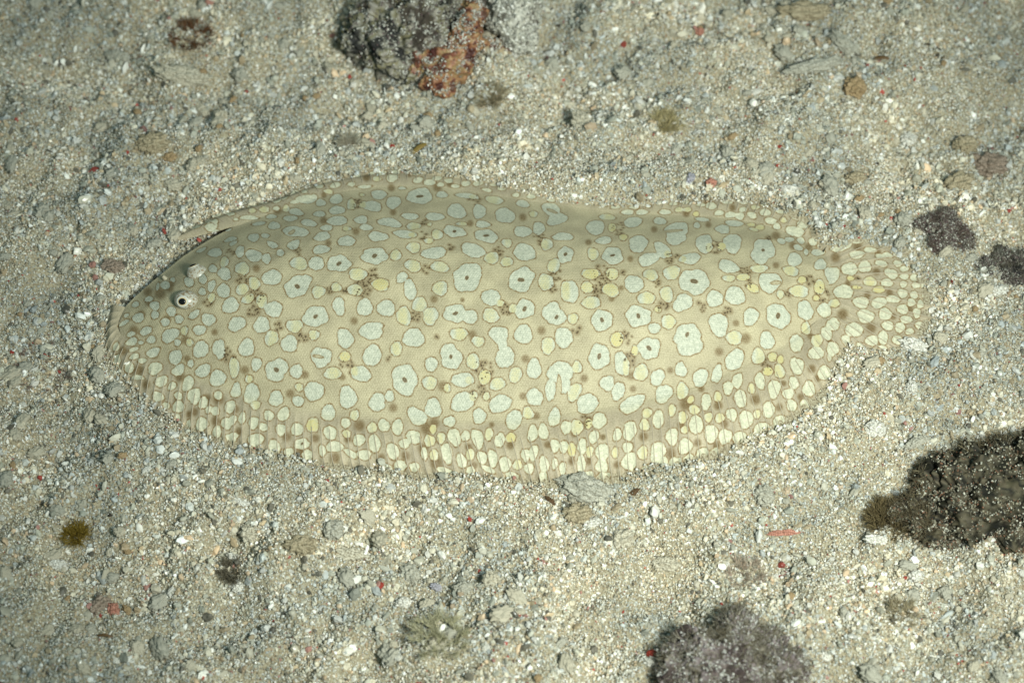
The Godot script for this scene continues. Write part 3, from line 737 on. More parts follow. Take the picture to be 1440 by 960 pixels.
func skin_material() -> StandardMaterial3D:
	var count := TEX_W * TEX_H
	var sd := PackedFloat32Array()
	sd.resize(count)
	sd.fill(9.0)
	var yel := PackedFloat32Array()
	yel.resize(count)
	var dark := PackedFloat32Array()
	dark.resize(count)
	var smudge := PackedFloat32Array()
	smudge.resize(count)
	var lists := [PALE_SPOTS, PALE_LOBES, RINGED_SPOTS, YELLOWISH_SPOTS, YELLOW_SPOTS, NOTCHES, BROWN_SMUDGES]
	var r2 := RandomNumberGenerator.new()
	r2.seed = 88
	var per := TEX_PER_MM * 0.01
	for which in lists.size():
		var t: Array = lists[which]
		for s in range(0, t.size(), 6):
			var cx: float = (t[s] * 0.01 + 126.0) * TEX_PER_MM
			var cz: float = (t[s + 1] * 0.01 + 60.0) * TEX_PER_MM
			var ax: float = t[s + 2] * per
			var az: float = t[s + 3] * per
			var bx: float = t[s + 4] * per
			var bz: float = t[s + 5] * per
			var det := ax * bz - bx * az
			if absf(det) < 0.5:
				continue
			var mean := sqrt(absf(det))
			var reach := 1.35 if which < 6 else 1.5
			var ex := sqrt(ax * ax + bx * bx) * reach + 3.0
			var ez := sqrt(az * az + bz * bz) * reach + 3.0
			var p1 := r2.randf() * TAU
			var p2 := r2.randf() * TAU
			var p3 := r2.randf() * TAU
			var w1 := r2.randf_range(0.02, 0.09)
			var w2 := r2.randf_range(0.03, 0.09)
			var w3 := r2.randf_range(0.01, 0.04)
			var hole := mean * r2.randf_range(0.11, 0.19)
			if which == 2:
				w2 *= 0.7
				w3 += 0.03
			for iz in range(maxi(0, int(cz - ez)), mini(TEX_H, int(cz + ez) + 2)):
				for ix in range(maxi(0, int(cx - ex)), mini(TEX_W, int(cx + ex) + 2)):
					var dx := ix - cx
					var dz := iz - cz
					var u := (dx * bz - dz * bx) / det
					var w := (dz * ax - dx * az) / det
					var r := sqrt(u * u + w * w)
					if r > 1.6:
						continue
					var a := atan2(w, u)
					var at := iz * TEX_W + ix
					if which == 6:
						smudge[at] = maxf(smudge[at], 1.0 - smoothstep(0.35, 1.25, r))
						continue
					var round_ := 1.0 + w1 * sin(2.0 * a + p1) + w2 * sin(3.0 * a + p2) + w3 * sin(5.0 * a + p3) + 0.02 * sin(8.0 * a + p1)
					var d := (r / round_ - 1.0) * mean
					if which == 5:
						sd[at] = maxf(sd[at], -d)
						continue
					sd[at] = minf(sd[at], d)
					if which == 3:
						yel[at] = maxf(yel[at], (1.0 - smoothstep(0.3, 1.0, absf(u - 0.35 * sin(p1)))) * 0.62 * (1.0 - smoothstep(0.8, 1.0, r)))
					elif which == 4:
						yel[at] = maxf(yel[at], 0.95 * (1.0 - smoothstep(0.8, 1.0, r)))
					elif which == 2:
						var q := (sqrt(dx * dx + dz * dz) * (1.0 + 0.2 * sin(2.0 * a + p2)) - hole) 
						if q < 2.5:
							sd[at] = maxf(sd[at], -q)
							dark[at] = maxf(dark[at], 0.7 * (1.0 - smoothstep(-1.0, 1.0, q)))
	for s in range(0, DOT_CLUSTERS.size(), 7):
		var c := Vector2(DOT_CLUSTERS[s] * 0.01 + 126.0, DOT_CLUSTERS[s + 1] * 0.01 + 60.0) * TEX_PER_MM
		var a := Vector2(DOT_CLUSTERS[s + 2], DOT_CLUSTERS[s + 3]) * per
		var b := Vector2(DOT_CLUSTERS[s + 4], DOT_CLUSTERS[s + 5]) * per
		for k in int(DOT_CLUSTERS[s + 6] * 1.5) + 1:
			var ang := r2.randf() * TAU
			var d := sqrt(r2.randf()) * 0.95
			var p := c + a * (cos(ang) * d) + b * (sin(ang) * d)
			var r := r2.randf_range(0.14, 0.3) * TEX_PER_MM
			for iz in range(maxi(0, int(p.y - r * 5.0)), mini(TEX_H, int(p.y + r * 5.0) + 1)):
				for ix in range(maxi(0, int(p.x - r * 5.0)), mini(TEX_W, int(p.x + r * 5.0) + 1)):
					var dist := Vector2(ix, iz).distance_to(p)
					var at := iz * TEX_W + ix
					dark[at] = maxf(dark[at], 1.0 - smoothstep(r * 0.6, r * 1.25, dist))
					smudge[at] = maxf(smudge[at], 0.75 * (1.0 - smoothstep(r, r * 5.0, dist)))
	var coarse := noise(51, 0.012, 3).get_image(TEX_W, TEX_H).get_data()
	var fine := noise(52, 0.22, 2).get_image(TEX_W, TEX_H).get_data()
	var vein := noise(53, 0.1, 3).get_image(TEX_W, TEX_H).get_data()
	var rgb := PackedByteArray()
	rgb.resize(count * 3)
	for at in count:
		rgb[at * 3] = 168
		rgb[at * 3 + 1] = 156
		rgb[at * 3 + 2] = 128
	var rel := PackedByteArray()
	rel.resize(count)
	for iz in TEX_H:
		var mz := iz / TEX_PER_MM
		var jz := mini(int(mz), 118)
		var tz := minf(mz - jz, 1.0)
		var row := int(mz / 0.62)
		var half := 0.5 * (row & 1)
		var fz := mz / 0.62 - row - 0.5
		for ix in TEX_W:
			var mx := minf(ix / TEX_PER_MM, 250.9)
			var m0 := int(mx) * 120 + jz
			if skin_mask[m0] == 0.0:
				continue
			var at := iz * TEX_W + ix
			var tx := mx - int(mx)
			var fin := lerpf(lerpf(fin_mask[m0], fin_mask[m0 + 1], tz), lerpf(fin_mask[m0 + 120], fin_mask[m0 + 121], tz), tx)
			var c := coarse[at] / 127.5 - 1.0
			var f := fine[at] / 127.5 - 1.0
			var v := vein[at] / 127.5 - 1.0
			# skin between the spots
			var fx := fposmod(mx / 0.74 + half, 1.0) - 0.5
			var scale := (0.5 - 2.2 * (fx * fx + fz * fz)) * (1.0 - fin)
			f += 0.13 * scale
			var r := 0.668 - 0.03 * fin + 0.06 * c + 0.06 * f
			var g := 0.632 - 0.035 * fin + 0.06 * c + 0.06 * f
			var b := 0.520 - 0.015 * fin + 0.05 * c + 0.06 * f
			var s := smudge[at] * (0.74 + 0.14 * fin + 0.4 * f)
			if s > 0.0:
				r += (0.44 - r) * s
				g += (0.37 - g) * s
				b += (0.255 - b) * s
			var d := sd[at] + f * 0.9
			if d < 2.4:
				var y := clampf(yel[at] * (0.75 + 0.5 * f + 0.35 * c), 0.0, 1.0)
				var ink := clampf(1.0 - absf(d - 0.4) * 0.5, 0.0, 1.0) * clampf(0.66 + 0.4 * f + 0.5 * v, 0.0, 1.0)
				var inside := clampf(0.6 - d * 0.7, 0.0, 1.0)
				var sr := 0.698 + 0.07 * f + 0.07 * v + 0.045 * fin
				var sg := 0.708 + 0.065 * f + 0.065 * v + 0.030 * fin
				var sb := 0.638 + 0.07 * f + 0.06 * v + 0.005 * fin
				sr += (0.75 - sr) * y
				sg += (0.705 - sg) * y
				sb += (0.49 - sb) * y
				r += (sr - r) * inside
				g += (sg - g) * inside
				b += (sb - b) * inside
				ink *= 1.0 - 0.45 * y
				r += (0.40 - r) * ink
				g += (0.29 - g) * ink
				b += (0.15 - b) * ink
			var k := dark[at] * (0.85 + 0.2 * f)
			r += (0.26 - r) * k
			g += (0.21 - g) * k
			b += (0.14 - b) * k
			rgb[at * 3] = clampi(int(r * 255.0), 0, 255)
			rgb[at * 3 + 1] = clampi(int(g * 255.0), 0, 255)
			rgb[at * 3 + 2] = clampi(int(b * 255.0), 0, 255)
			rel[at] = clampi(int(128.0 + (70.0 - 260.0 * (fx * fx + fz * fz)) * (1.0 - 0.8 * fin) + 30.0 * f), 0, 255)
	var m := StandardMaterial3D.new()
	m.albedo_texture = ImageTexture.create_from_image(Image.create_from_data(TEX_W, TEX_H, false, Image.FORMAT_RGB8, rgb))
	m.heightmap_enabled = true
	m.heightmap_texture = ImageTexture.create_from_image(Image.create_from_data(TEX_W, TEX_H, false, Image.FORMAT_L8, rel))
	m.heightmap_scale = 0.022
	m.roughness = 0.55
	m.metallic_specular = 0.35
	return m


func even(base: Array, edge: Array) -> PackedFloat32Array:
	# station numbers at equal steps along a fin
	var n := base.size() / 3 - 1
	var ks := PackedFloat32Array()
	var len_ := PackedFloat32Array()
	var last := along(base, 0).lerp(along(edge, 0), 0.55)
	var total := 0.0
	for i in 401:
		var k := n * i / 400.0
		var p := along(base, k).lerp(along(edge, k), 0.55)
		total += p.distance_to(last)
		last = p
		len_.append(total)
		ks.append(k)
	var out := PackedFloat32Array()
	var j := 0
	for i in 1001:
		while j < 399 and len_[j + 1] < total * i / 1000.0:
			j += 1
		out.append(lerpf(ks[j], ks[j + 1], clampf((total * i / 1000.0 - len_[j]) / maxf(len_[j + 1] - len_[j], 1e-9), 0.0, 1.0)))
	return out


func make_fin(called: String, base: Array, edge: Array, rays: int, bulge: float, wave: float, scallop: float, skin: Material, fish: Node3D) -> void:
	var ks := even(base, edge)
	var r2 := RandomNumberGenerator.new()
	r2.seed = called.hash()
	var per := 6
	var nu := rays * per + 1
	var nv := 16
	var reach := PackedFloat32Array()
	for k in rays + 1:
		reach.append(1.0 + r2.randf_range(-0.09, 0.06))
	var v := PackedVector3Array()
	var uv := PackedVector2Array()
	for i in nu:
		var k := ks[mini(1000, int(round(1000.0 * i / (nu - 1))))]
		var ph := float(i % per) / per
		var near := absf(ph - 0.5) * 2.0          # 1 on a ray, 0 between two
		var ray := mini(i / per + (1 if ph > 0.5 else 0), rays)
		var out := lerpf(1.0 - scallop, reach[ray], near * near)
		for j in nv:
			var t := pow(j / (nv - 1.0), 0.9)
			var p := fin_point(base, edge, k, t * out, bulge, wave)
			p.y += ((0.26 if called == "dorsal_fin" else 0.13) * near * near - 0.1) * MM * smoothstep(0.0, 0.3, t)
			if j == nv - 1:
				p.y -= 0.9 * MM
			v.append(p)
			uv.append(fish_uv(p))
			mark(skin_mask, p)
			if t > 0.12:
				mark(fin_mask, p)
	fins.append([called, v, uv, nu, nv, base, edge, rays, bulge, wave, ks, reach])


var fins := []


func finish_fins(skin: Material, fish: Node3D) -> void:
	var ray_look := plain(Color(0.4, 0.35, 0.26), 0.5, 0.35)
	for f in fins:
		var v: PackedVector3Array = f[1]
		var idx := grid_index(f[3], f[4], false, false)
		var test := (v[idx[2]] - v[idx[0]]).cross(v[idx[1]] - v[idx[0]])
		var mid: int = 3 * 2 * 15 * int(f[3] / 2) + 24
		test = (v[idx[mid + 2]] - v[idx[mid]]).cross(v[idx[mid + 1]] - v[idx[mid]])
		if test.y < 0.0:
			idx = grid_index(f[3], f[4], false, true)
		var fin := part(f[0], mesh_of(v, idx, true, f[2]), skin, fish)
		var ks: PackedFloat32Array = f[10]
		var rays: int = f[7]
		var reach: PackedFloat32Array = f[11]
		for n in range(1, rays):
			var k := ks[int(round(1000.0 * n / rays))]
			var path := PackedVector3Array()
			var rad := PackedFloat32Array()
			var steps := 9
			var left := k < 9.5
			var extra := rng.randf_range(0.02, 0.13) if left else rng.randf_range(-0.02, 0.06)
			var curl := rng.randf_range(0.2, 1.0) * (1.0 if left else 0.3) if f[0] == "dorsal_fin" else 0.0
			for s in steps:
				var t := lerpf(0.3, reach[n] + extra, s / (steps - 1.0))
				var p := fin_point(f[5], f[6], k, t, f[8], f[9])
				p.y += (0.13 + 0.1 * smoothstep(0.7, 1.0, t) - 0.55 * smoothstep(0.95, 1.15, t)) * MM
				p.x += 1.1 * MM * smoothstep(0.75, 1.15, t) * curl
				path.append(p)
				rad.append(lerpf(0.13, 0.13, s / (steps - 1.0)) * MM)
			part("fin_ray", tube(path, rad, 6), ray_look, fin)


func tube(path: PackedVector3Array, rad: PackedFloat32Array, sides: int, skin_uv := false) -> ArrayMesh:
	var v := PackedVector3Array()
	var uv := PackedVector2Array()
	for i in path.size():
		var dir := (path[mini(i + 1, path.size() - 1)] - path[maxi(i - 1, 0)]).normalized()
		var side := dir.cross(Vector3(0.13, 1, 0.07)).normalized()
		var up := side.cross(dir)
		for k in sides:
			var a := TAU * k / sides
			var p := path[i] + (side * cos(a) + up * sin(a)) * rad[i]
			v.append(p)
			if skin_uv:
				uv.append(fish_uv(p))
	v.append(path[0])
	v.append(path[path.size() - 1])
	if skin_uv:
		uv.append(fish_uv(path[0]))
		uv.append(fish_uv(path[path.size() - 1]))
	var idx := grid_index(path.size(), sides, true, false)
	var last := (path.size() - 1) * sides
	for k in sides:
		var kk := (k + 1) % sides
		idx.append_array(PackedInt32Array([v.size() - 2, kk, k, v.size() - 1, last + k, last + kk]))
	return mesh_of(v, idx, true, uv)


func build_fish() -> void:
	var fish := Node3D.new()
	fish.name = "flatfish"
	add_child(fish)
	fish.position = FISH_AT
	tag(fish, "cream flatfish with pale brown-ringed spots lying flat on the sand", "fish")
	fin_mask.resize(252 * 120)
	skin_mask.resize(252 * 120)
	# body: rings from head to tail root, upper side then belly
	var nu := 230
	var top := 80
	var low := 6
	var v := PackedVector3Array()
	var uv := PackedVector2Array()
	var relief := noise(61, 90.0, 3)
	var belly := PackedVector3Array()
	var belly_uv := PackedVector2Array()
	for i in nu:
		var s := 18.0 * pow(i / (nu - 1.0), 1.25)
		if i == 0:
			s = 0.002
		for j in top:
			var t := -1.0 + 2.0 * j / (top - 1.0)
			var p := body_point(s, t)
			p.y += relief.get_noise_2d(p.x, p.z) * 0.5 * MM * (1.0 - t * t)
			v.append(p)
			uv.append(fish_uv(p))
			mark(skin_mask, p)
			mark(skin_mask, p + Vector3(0.0006, 0, 0))
		for j in low + 2:
			var t := clampf(1.0 - 2.0 * (j - 0.5) / low, -1.0, 1.0)
			var p := body_point(s, t)
			if j > 0 and j < low + 1:
				p.y = maxf(0.0, lerpf(along(BODY_FAR, s).y, along(BODY_NEAR, s).y, 0.5) - 0.0026)
			belly.append(p)
			belly_uv.append(fish_uv(p))
	make_fin("dorsal_fin", DORSAL_BASE, DORSAL_EDGE, 96, 0.8 * MM, 0.8 * MM, 0.13, null, fish)
	make_fin("anal_fin", ANAL_BASE, ANAL_EDGE, 72, 0.6 * MM, 0.4 * MM, 0.07, null, fish)
	make_fin("tail_fin", TAIL_BASE, TAIL_EDGE, 18, 0.5 * MM, 0.25 * MM, 0.05, null, fish)
	var grown := skin_mask.duplicate()
	for i in range(1, 251):
		for j in range(1, 119):
			if skin_mask[i * 120 + j] == 0.0:
				for q in [121, 120, 119, 1, -1, -119, -120, -121]:
					if skin_mask[i * 120 + j + q] > 0.0:
						grown[i * 120 + j] = 1.0
	skin_mask = grown
	for pass_ in 3:
		var soft := fin_mask.duplicate()
		for i in range(1, 251):
			for j in range(1, 119):
				var sum := 0.0
				for q in [0, 121, 120, 119, 1, -1, -119, -120, -121]:
					sum += fin_mask[i * 120 + j + q]
				soft[i * 120 + j] = minf(sum / 7.0, 1.0)
		fin_mask = soft
	var skin := skin_material()
	var idx := grid_index(nu, top, false, true)
	var under := v.size()
	v.append_array(belly)
	uv.append_array(belly_uv)
	for i in grid_index(nu, low + 2, false, true):
		idx.append(under + i)
	part("body", mesh_of(v, idx, true, uv), skin, fish)
	finish_fins(skin, fish)
	build_eyes(fish)


func build_eyes(fish: Node3D) -> void:
	var wet := tinted(0.28, 0.5)
	var black := plain(Color(0.006, 0.006, 0.007), 0.08, 0.5)
	var pale_ring := plain(Color(0.55, 0.55, 0.49), 0.4, 0.45)
	var gold := plain(Color(0.62, 0.5, 0.3), 0.35, 0.5)
	# place on the skin, radii, direction of the pupil
	var eyes := [[Vector3(-0.09667, 0.01309, 0.00075), Vector3(3.5, 2.5, 2.9), Vector3(-0.22, 0.72, 0.62)], [Vector3(-0.09443, 0.01169, -0.00966), Vector3(3.1, 1.9, 2.7), Vector3(-0.45, 0.55, -0.72)]]
	for e in eyes:
		var at: Vector3 = e[0]
		var rad: Vector3 = e[1]
		rad *= MM
		var base := ico(4)
		var bv: PackedVector3Array = base[0]
		var v := PackedVector3Array()
		var col := PackedColorArray()
		var fleck := noise(71 + int(at.x * 9000.0), 4.2, 2)
		var dir: Vector3 = (e[2] as Vector3).normalized()
		for d in bv:
			v.append(d * rad)
			var c := Color(0.5, 0.495, 0.43)
			var k := fleck.get_noise_3dv(d)
			if k > 0.13:
				c = Color(0.25, 0.18, 0.1)
			elif k < -0.15:
				c = Color(0.4, 0.39, 0.32)
			col.append(c)
		var eye := part("eye", mesh_of(v, base[1], true, PackedVector2Array(), col), wet, fish)
		eye.position = at
		var root := dir * rad
		var look := Basis(Quaternion(Vector3.UP, (dir / rad).normalized()))
		var iris := TorusMesh.new()
		iris.inner_radius = 0.95 * MM
		iris.outer_radius = 1.35 * MM
		iris.rings = 32
		iris.ring_segments = 10
		var white := TorusMesh.new()
		white.inner_radius = 1.0 * MM
		white.outer_radius = 1.9 * MM
		white.rings = 32
		white.ring_segments = 10
		var w := part("eye_ring", white, pale_ring, eye)
		w.transform = Transform3D(look * Basis.from_scale(Vector3(1, 0.4, 0.9)), root * 0.9)
		var i := part("iris", iris, gold, eye)
		i.transform = Transform3D(look * Basis.from_scale(Vector3(1, 0.5, 0.9)), root * 0.985)
		var ball := SphereMesh.new()
		ball.radius = 1.12 * MM
		ball.height = 2.24 * MM
		var p := part("pupil", ball, black, eye)
		p.transform = Transform3D(look * Basis.from_scale(Vector3(1, 0.42, 0.86)), root * 1.0)
	# short tubular nostril in front of the eyes
	var nostril := PackedVector3Array()
	var rr := PackedFloat32Array()
	for k in 6:
		nostril.append(Vector3(-0.10421, 0.00676, -0.01096) + Vector3(-0.22 * k, 0.3 * k - 0.6, -0.1 * k) * MM)
		rr.append((0.85 - 0.07 * k) * MM)
	part("nostril", tube(nostril, rr, 10), plain(Color(0.36, 0.33, 0.24), 0.5), fish)


# ------------------------------------------------------------------ rubble, pebbles, plants
func coat(mesh: ArrayMesh, count: int, lo: float, hi: float, tones: Array, seed_: int, cover: float, parent: Node3D, called := "sand_coating") -> void:
	# loose grains lying in patches on the upward faces of a stone
	var a := mesh.surface_get_arrays(0)
	var v: PackedVector3Array = a[Mesh.ARRAY_VERTEX]
	var n: PackedVector3Array = a[Mesh.ARRAY_NORMAL]
	var patch := noise(seed_, 160.0, 3)
	var b := PackedFloat32Array()
	b.resize(count * 16)
	var used := 0
	for k in count * 4:
		if used >= count:
			break
		var i := rng.randi() % v.size()
		if n[i].y < 0.05 or patch.get_noise_3dv(v[i]) + rng.randf_range(-0.1, 0.1) > cover:
			continue
		var r := rng.randf_range(lo, hi) * MM
		var c: Color = tones[rng.randi() % tones.size()]
		c *= rng.randf_range(0.7, 1.15)
		var jit := Vector3(rng.randf_range(-1, 1), rng.randf_range(-0.2, 0.4), rng.randf_range(-1, 1)) * 0.0003
		put(b, used * 16, spin() * Basis.from_scale(Vector3(r, r * 0.8, r * 1.15)), v[i] + n[i] * r * 0.2 + jit, c)
		used += 1
	b.resize(used * 16)
	if used:
		multi(called, lump(0, Vector3.ONE, seed_ + 5, 0.4, 0.2, false, 0.4), tinted(0.5, 0.5), b, parent)


func blade() -> ArrayMesh:
	var p := PackedVector3Array([Vector3(0, 0, 0), Vector3(0.06, 0.35, 0.02), Vector3(0.2, 0.7, 0.05), Vector3(0.42, 1.0, 0.05)])
	return tube(p, PackedFloat32Array([0.03, 0.028, 0.022, 0.01]), 4)


func fuzz(points: PackedVector3Array, normals: PackedVector3Array, count: int, lo: float, hi: float, tones: Array, spread: float, parent: Node3D, called := "algae_turf") -> void:
	var b := PackedFloat32Array()
	b.resize(count * 16)
	for k in count:
		var i := rng.randi() % points.size()
		var dir := (normals[i] + Vector3(rng.randfn(), rng.randfn() * 0.5, rng.randfn()) * spread).normalized()
		var l := rng.randf_range(lo, hi) * MM
		var basis := Basis(Quaternion(Vector3.UP, dir)) * Basis(Vector3.UP, rng.randf() * TAU) * Basis.from_scale(Vector3(l * 0.9, l, l * 0.9))
		var c: Color = tones[rng.randi() % tones.size()]
		c *= rng.randf_range(0.7, 1.3)
		put(b, k * 16, basis, points[i], c)
	multi(called, blade(), tinted(0.7, 0.3), b, parent)


func upper(mesh: ArrayMesh, least: float, keep: Callable) -> Array:
	var a := mesh.surface_get_arrays(0)
	var v: PackedVector3Array = a[Mesh.ARRAY_VERTEX]
	var n: PackedVector3Array = a[Mesh.ARRAY_NORMAL]
	var p := PackedVector3Array()
	var q := PackedVector3Array()
	for i in v.size():
		if n[i].y > least and keep.call(v[i]):
			p.append(v[i])
			q.append(n[i])
	return [p, q]


func rubble(called: String, at: Vector2, label: String, category: String) -> Node3D:
	var o := Node3D.new()
	o.name = numbered(called)
	add_child(o)
	o.position = Vector3(at.x, height(at.x, at.y), at.y)
	tag(o, label, category)
	return o


func m3(x: float, y: float, z: float) -> Vector3:
	return Vector3(x, y, z) * MM


func build_rubble() -> void:
	var crust := tinted(0.75, 0.3)
	var bright := [Color(0.55, 0.54, 0.47), Color(0.4, 0.4, 0.34), Color(0.3, 0.3, 0.26), Color(0.7, 0.69, 0.64), Color(0.2, 0.19, 0.16)]
	var dusty := [Color(0.45, 0.45, 0.4), Color(0.25, 0.24, 0.2), Color(0.16, 0.14, 0.12), Color(0.09, 0.08, 0.07), Color(0.12, 0.08, 0.08)]
	# encrusted stone with the orange sponge, at the top edge of the picture
	var a := rubble("encrusted_stone", Vector2(-0.0227, -0.1109), "large encrusted coral stone with orange sponge growing down its side", "stone")
	var greys := [Color(0.03, 0.03, 0.028), Color(0.24, 0.23, 0.19), Color(0.17, 0.155, 0.09), Color(0.3, 0.28, 0.24), Color(0.06, 0.05, 0.04)]
	var stone := lumps([[m3(-11, 5, -1), m3(19, 11, 14)], [m3(-1, 6, -12), m3(15, 11, 13)], [m3(-3, 2, 6), m3(11, 8, 9)]], 5, 401, 5.5 * MM, 90.0, greys, 70.0)
	part("stone", stone, crust, a)
	coat(stone, 7000, 0.18, 0.42, dusty + [Color(0.62, 0.61, 0.55), Color(0.5, 0.49, 0.44), Color(0.4, 0.39, 0.34)], 402, 0.16, a)
	var up := upper(stone, 0.1, func(p: Vector3) -> bool: return p.z < 0.004)
	fuzz(up[0], up[1], 900, 1.2, 2.6, [Color(0.2, 0.18, 0.08), Color(0.28, 0.25, 0.14)], 0.5, a)
	var oranges := [Color(0.07, 0.025, 0.02), Color(0.24, 0.1, 0.05), Color(0.32, 0.18, 0.095), Color(0.27, 0.19, 0.09), Color(0.2, 0.07, 0.045), Color(0.1, 0.05, 0.035)]
	var sponge := lumps([[m3(3, 6, 11), m3(7.5, 6, 6)], [m3(8, 9, 4), m3(6, 6, 6.5)], [m3(0, 3, 16), m3(6, 4.5, 5)], [m3(10, 11, -4), m3(4.5, 5.5, 6)], [m3(16, 3, 1), m3(7, 2, 2.2)], [m3(-6, 5, 9), m3(5, 5, 5)]], 4, 411, 2.6 * MM, 170.0, oranges, 130.0)
	var sp := part("sponge_crust", sponge, tinted(0.45, 0.4), a)
	tag(sp, "orange and rust coloured sponge crust with pale specks")
	coat(sponge, 3200, 0.15, 0.34, bright, 412, -0.02, a)
	var knob := lumps([[m3(23, 8, -8), m3(8.5, 8, 8)], [m3(25, 4, -2), m3(6, 5, 5)]], 4, 421, 3.0 * MM, 130.0, [Color(0.12, 0.11, 0.09), Color(0.4, 0.39, 0.33), Color(0.5, 0.49, 0.43)], 120.0)
	part("knob", knob, crust, a)
	coat(knob, 2600, 0.25, 0.55, bright, 422, 0.2, a)

	# dark stone with algae, right
	var b := rubble("dark_stone", Vector2(0.1320, 0.0517), "dark stone covered with black-brown algae and loose pale grains", "stone")
	var blacks := [Color(0.014, 0.014, 0.01), Color(0.05, 0.045, 0.03), Color(0.1, 0.088, 0.06), Color(0.02, 0.02, 0.016), Color(0.08, 0.07, 0.045)]
	var slab := lumps([[m3(6, 2, 0), m3(25, 12, 17)], [m3(-12, 1, 6), m3(13, 7, 9)], [m3(22, 4, -6), m3(21, 12, 14)]], 5, 431, 6.0 * MM, 110.0, blacks, 90.0)
	part("stone", slab, crust, b)
	coat(slab, 22000, 0.12, 0.3, [Color(0.5, 0.5, 0.42), Color(0.2, 0.19, 0.14), Color(0.1, 0.09, 0.06), Color(0.3, 0.28, 0.2), Color(0.05, 0.045, 0.03), Color(0.18, 0.09, 0.05)], 432, 0.1, b)
	up = upper(slab, 0.1, func(_p: Vector3) -> bool: return true)
	fuzz(up[0], up[1], 2500, 0.6, 1.5, [Color(0.05, 0.045, 0.025), Color(0.1, 0.085, 0.045), Color(0.03, 0.028, 0.022)], 0.6, b)
	up = upper(slab, 0.0, func(p: Vector3) -> bool: return p.x < -0.016 or p.z < -0.012)
	fuzz(up[0], up[1], 3500, 1.4, 3.4, [Color(0.12, 0.095, 0.055), Color(0.18, 0.155, 0.095), Color(0.08, 0.065, 0.04)], 0.7, b)

	# purplish stone at the bottom edge
	var c := rubble("purple_stone", Vector2(0.0573, 0.1026), "purple-brown stone with grey algae fuzz and dusty pale grains", "stone")
	var purples := [Color(0.05, 0.038, 0.036), Color(0.13, 0.105, 0.1), Color(0.2, 0.17, 0.175), Color(0.2, 0.18, 0.14), Color(0.06, 0.05, 0.04)]
	var boss := lumps([[m3(-5, 2, 5), m3(15, 9, 12)], [m3(9, 2, 3), m3(11, 7, 11)], [m3(3, 3, -4), m3(8, 7, 8)]], 5, 441, 4.0 * MM, 100.0, purples, 90.0)
	part("stone", boss, crust, c)
	coat(boss, 7000, 0.18, 0.42, [Color(0.4, 0.4, 0.36), Color(0.28, 0.25, 0.24), Color(0.2, 0.17, 0.18), Color(0.5, 0.5, 0.47)], 442, 0.06, c)
	up = upper(boss, 0.0, func(_p: Vector3) -> bool: return true)
	fuzz(up[0], up[1], 7000, 1.2, 3.0, [Color(0.2, 0.18, 0.13), Color(0.1, 0.085, 0.05), Color(0.3, 0.28, 0.23)], 0.6, c)

	# small dark rubble behind the tail
	var d := rubble("dark_rubble", Vector2(0.1303, -0.0375), "small dark purplish rubble clump just behind the tail fin", "rubble")
	var clump := lumps([[m3(-4, 0, -3), m3(4.5, 2.6, 3)], [m3(2, 0, 0), m3(5, 3, 3.5)], [m3(-1, 0.4, 4), m3(4, 2.6, 3)], [m3(6, 0, 3), m3(3, 2, 2.5)], [m3(1, 0, -6), m3(3, 2, 2)]], 4, 451, 2.6 * MM, 190.0, [Color(0.03, 0.024, 0.02), Color(0.1, 0.072, 0.066), Color(0.07, 0.058, 0.044)], 160.0)
	part("stone", clump, crust, d)
	coat(clump, 4000, 0.14, 0.32, dusty, 452, 0.16, d)
	up = upper(clump, 0.0, func(_p: Vector3) -> bool: return true)
	fuzz(up[0], up[1], 2600, 0.8, 2.2, [Color(0.09, 0.07, 0.05), Color(0.14, 0.1, 0.085), Color(0.22, 0.2, 0.16)], 0.8, d)
	var e := rubble("dark_rubble", Vector2(0.1464, -0.0267), "low blackish rubble clump farther out beyond the tail fin", "rubble")
	var clump2 := lumps([[m3(-4, 0, 0), m3(5, 2.8, 4)], [m3(3, 0, 2), m3(5, 3, 4)], [m3(8, 0, -2), m3(5, 3, 4)], [m3(13, 0, 2), m3(5, 3, 4)], [m3(1, 0, -4), m3(3.5, 2, 3)]], 4, 461, 2.6 * MM, 190.0, [Color(0.02, 0.02, 0.02), Color(0.07, 0.06, 0.055), Color(0.12, 0.12, 0.1)], 160.0)
	part("stone", clump2, crust, e)
	coat(clump2, 4000, 0.14, 0.32, dusty, 462, 0.16, e)
	up = upper(clump2, 0.0, func(_p: Vector3) -> bool: return true)
	fuzz(up[0], up[1], 2600, 0.8, 2.2, [Color(0.05, 0.045, 0.035), Color(0.1, 0.09, 0.06), Color(0.22, 0.2, 0.16)], 0.8, e)


const TONES := {
	"cream": Color(0.62, 0.59, 0.49), "grey": Color(0.5, 0.5, 0.44), "beige": Color(0.47, 0.41, 0.29), "white": Color(0.78, 0.78, 0.74), "tan": Color(0.42, 0.31, 0.18),
	"pink": Color(0.55, 0.26, 0.2), "red": Color(0.42, 0.06, 0.04), "brown": Color(0.12, 0.07, 0.03), "lilac": Color(0.42, 0.42, 0.5), "mauve": Color(0.36, 0.29, 0.24), "dark": Color(0.07, 0.06, 0.045), "olive": Color(0.2, 0.14, 0.04),
}


var stone_looks := {}
func stone_look(tone: String, rough := 0.65) -> StandardMaterial3D:
	if not stone_looks.has(tone):
		var m := plain(TONES[tone], rough, 0.4)
		var t := NoiseTexture2D.new()
		t.width = 128
		t.height = 128
		t.seamless = true
		t.noise = noise(tone.hash() % 1000, 0.06, 4)
		var g := Gradient.new()
		g.colors = PackedColorArray([Color(0.5, 0.47, 0.42), Color(0.86, 0.85, 0.82), Color(1, 1, 1)])
		g.offsets = PackedFloat32Array([0.15, 0.5, 0.9])
		t.color_ramp = g
		m.albedo_texture = t
		m.uv1_triplanar = true
		m.uv1_scale = Vector3(180, 180, 180)
		stone_looks[tone] = m
	return stone_looks[tone]


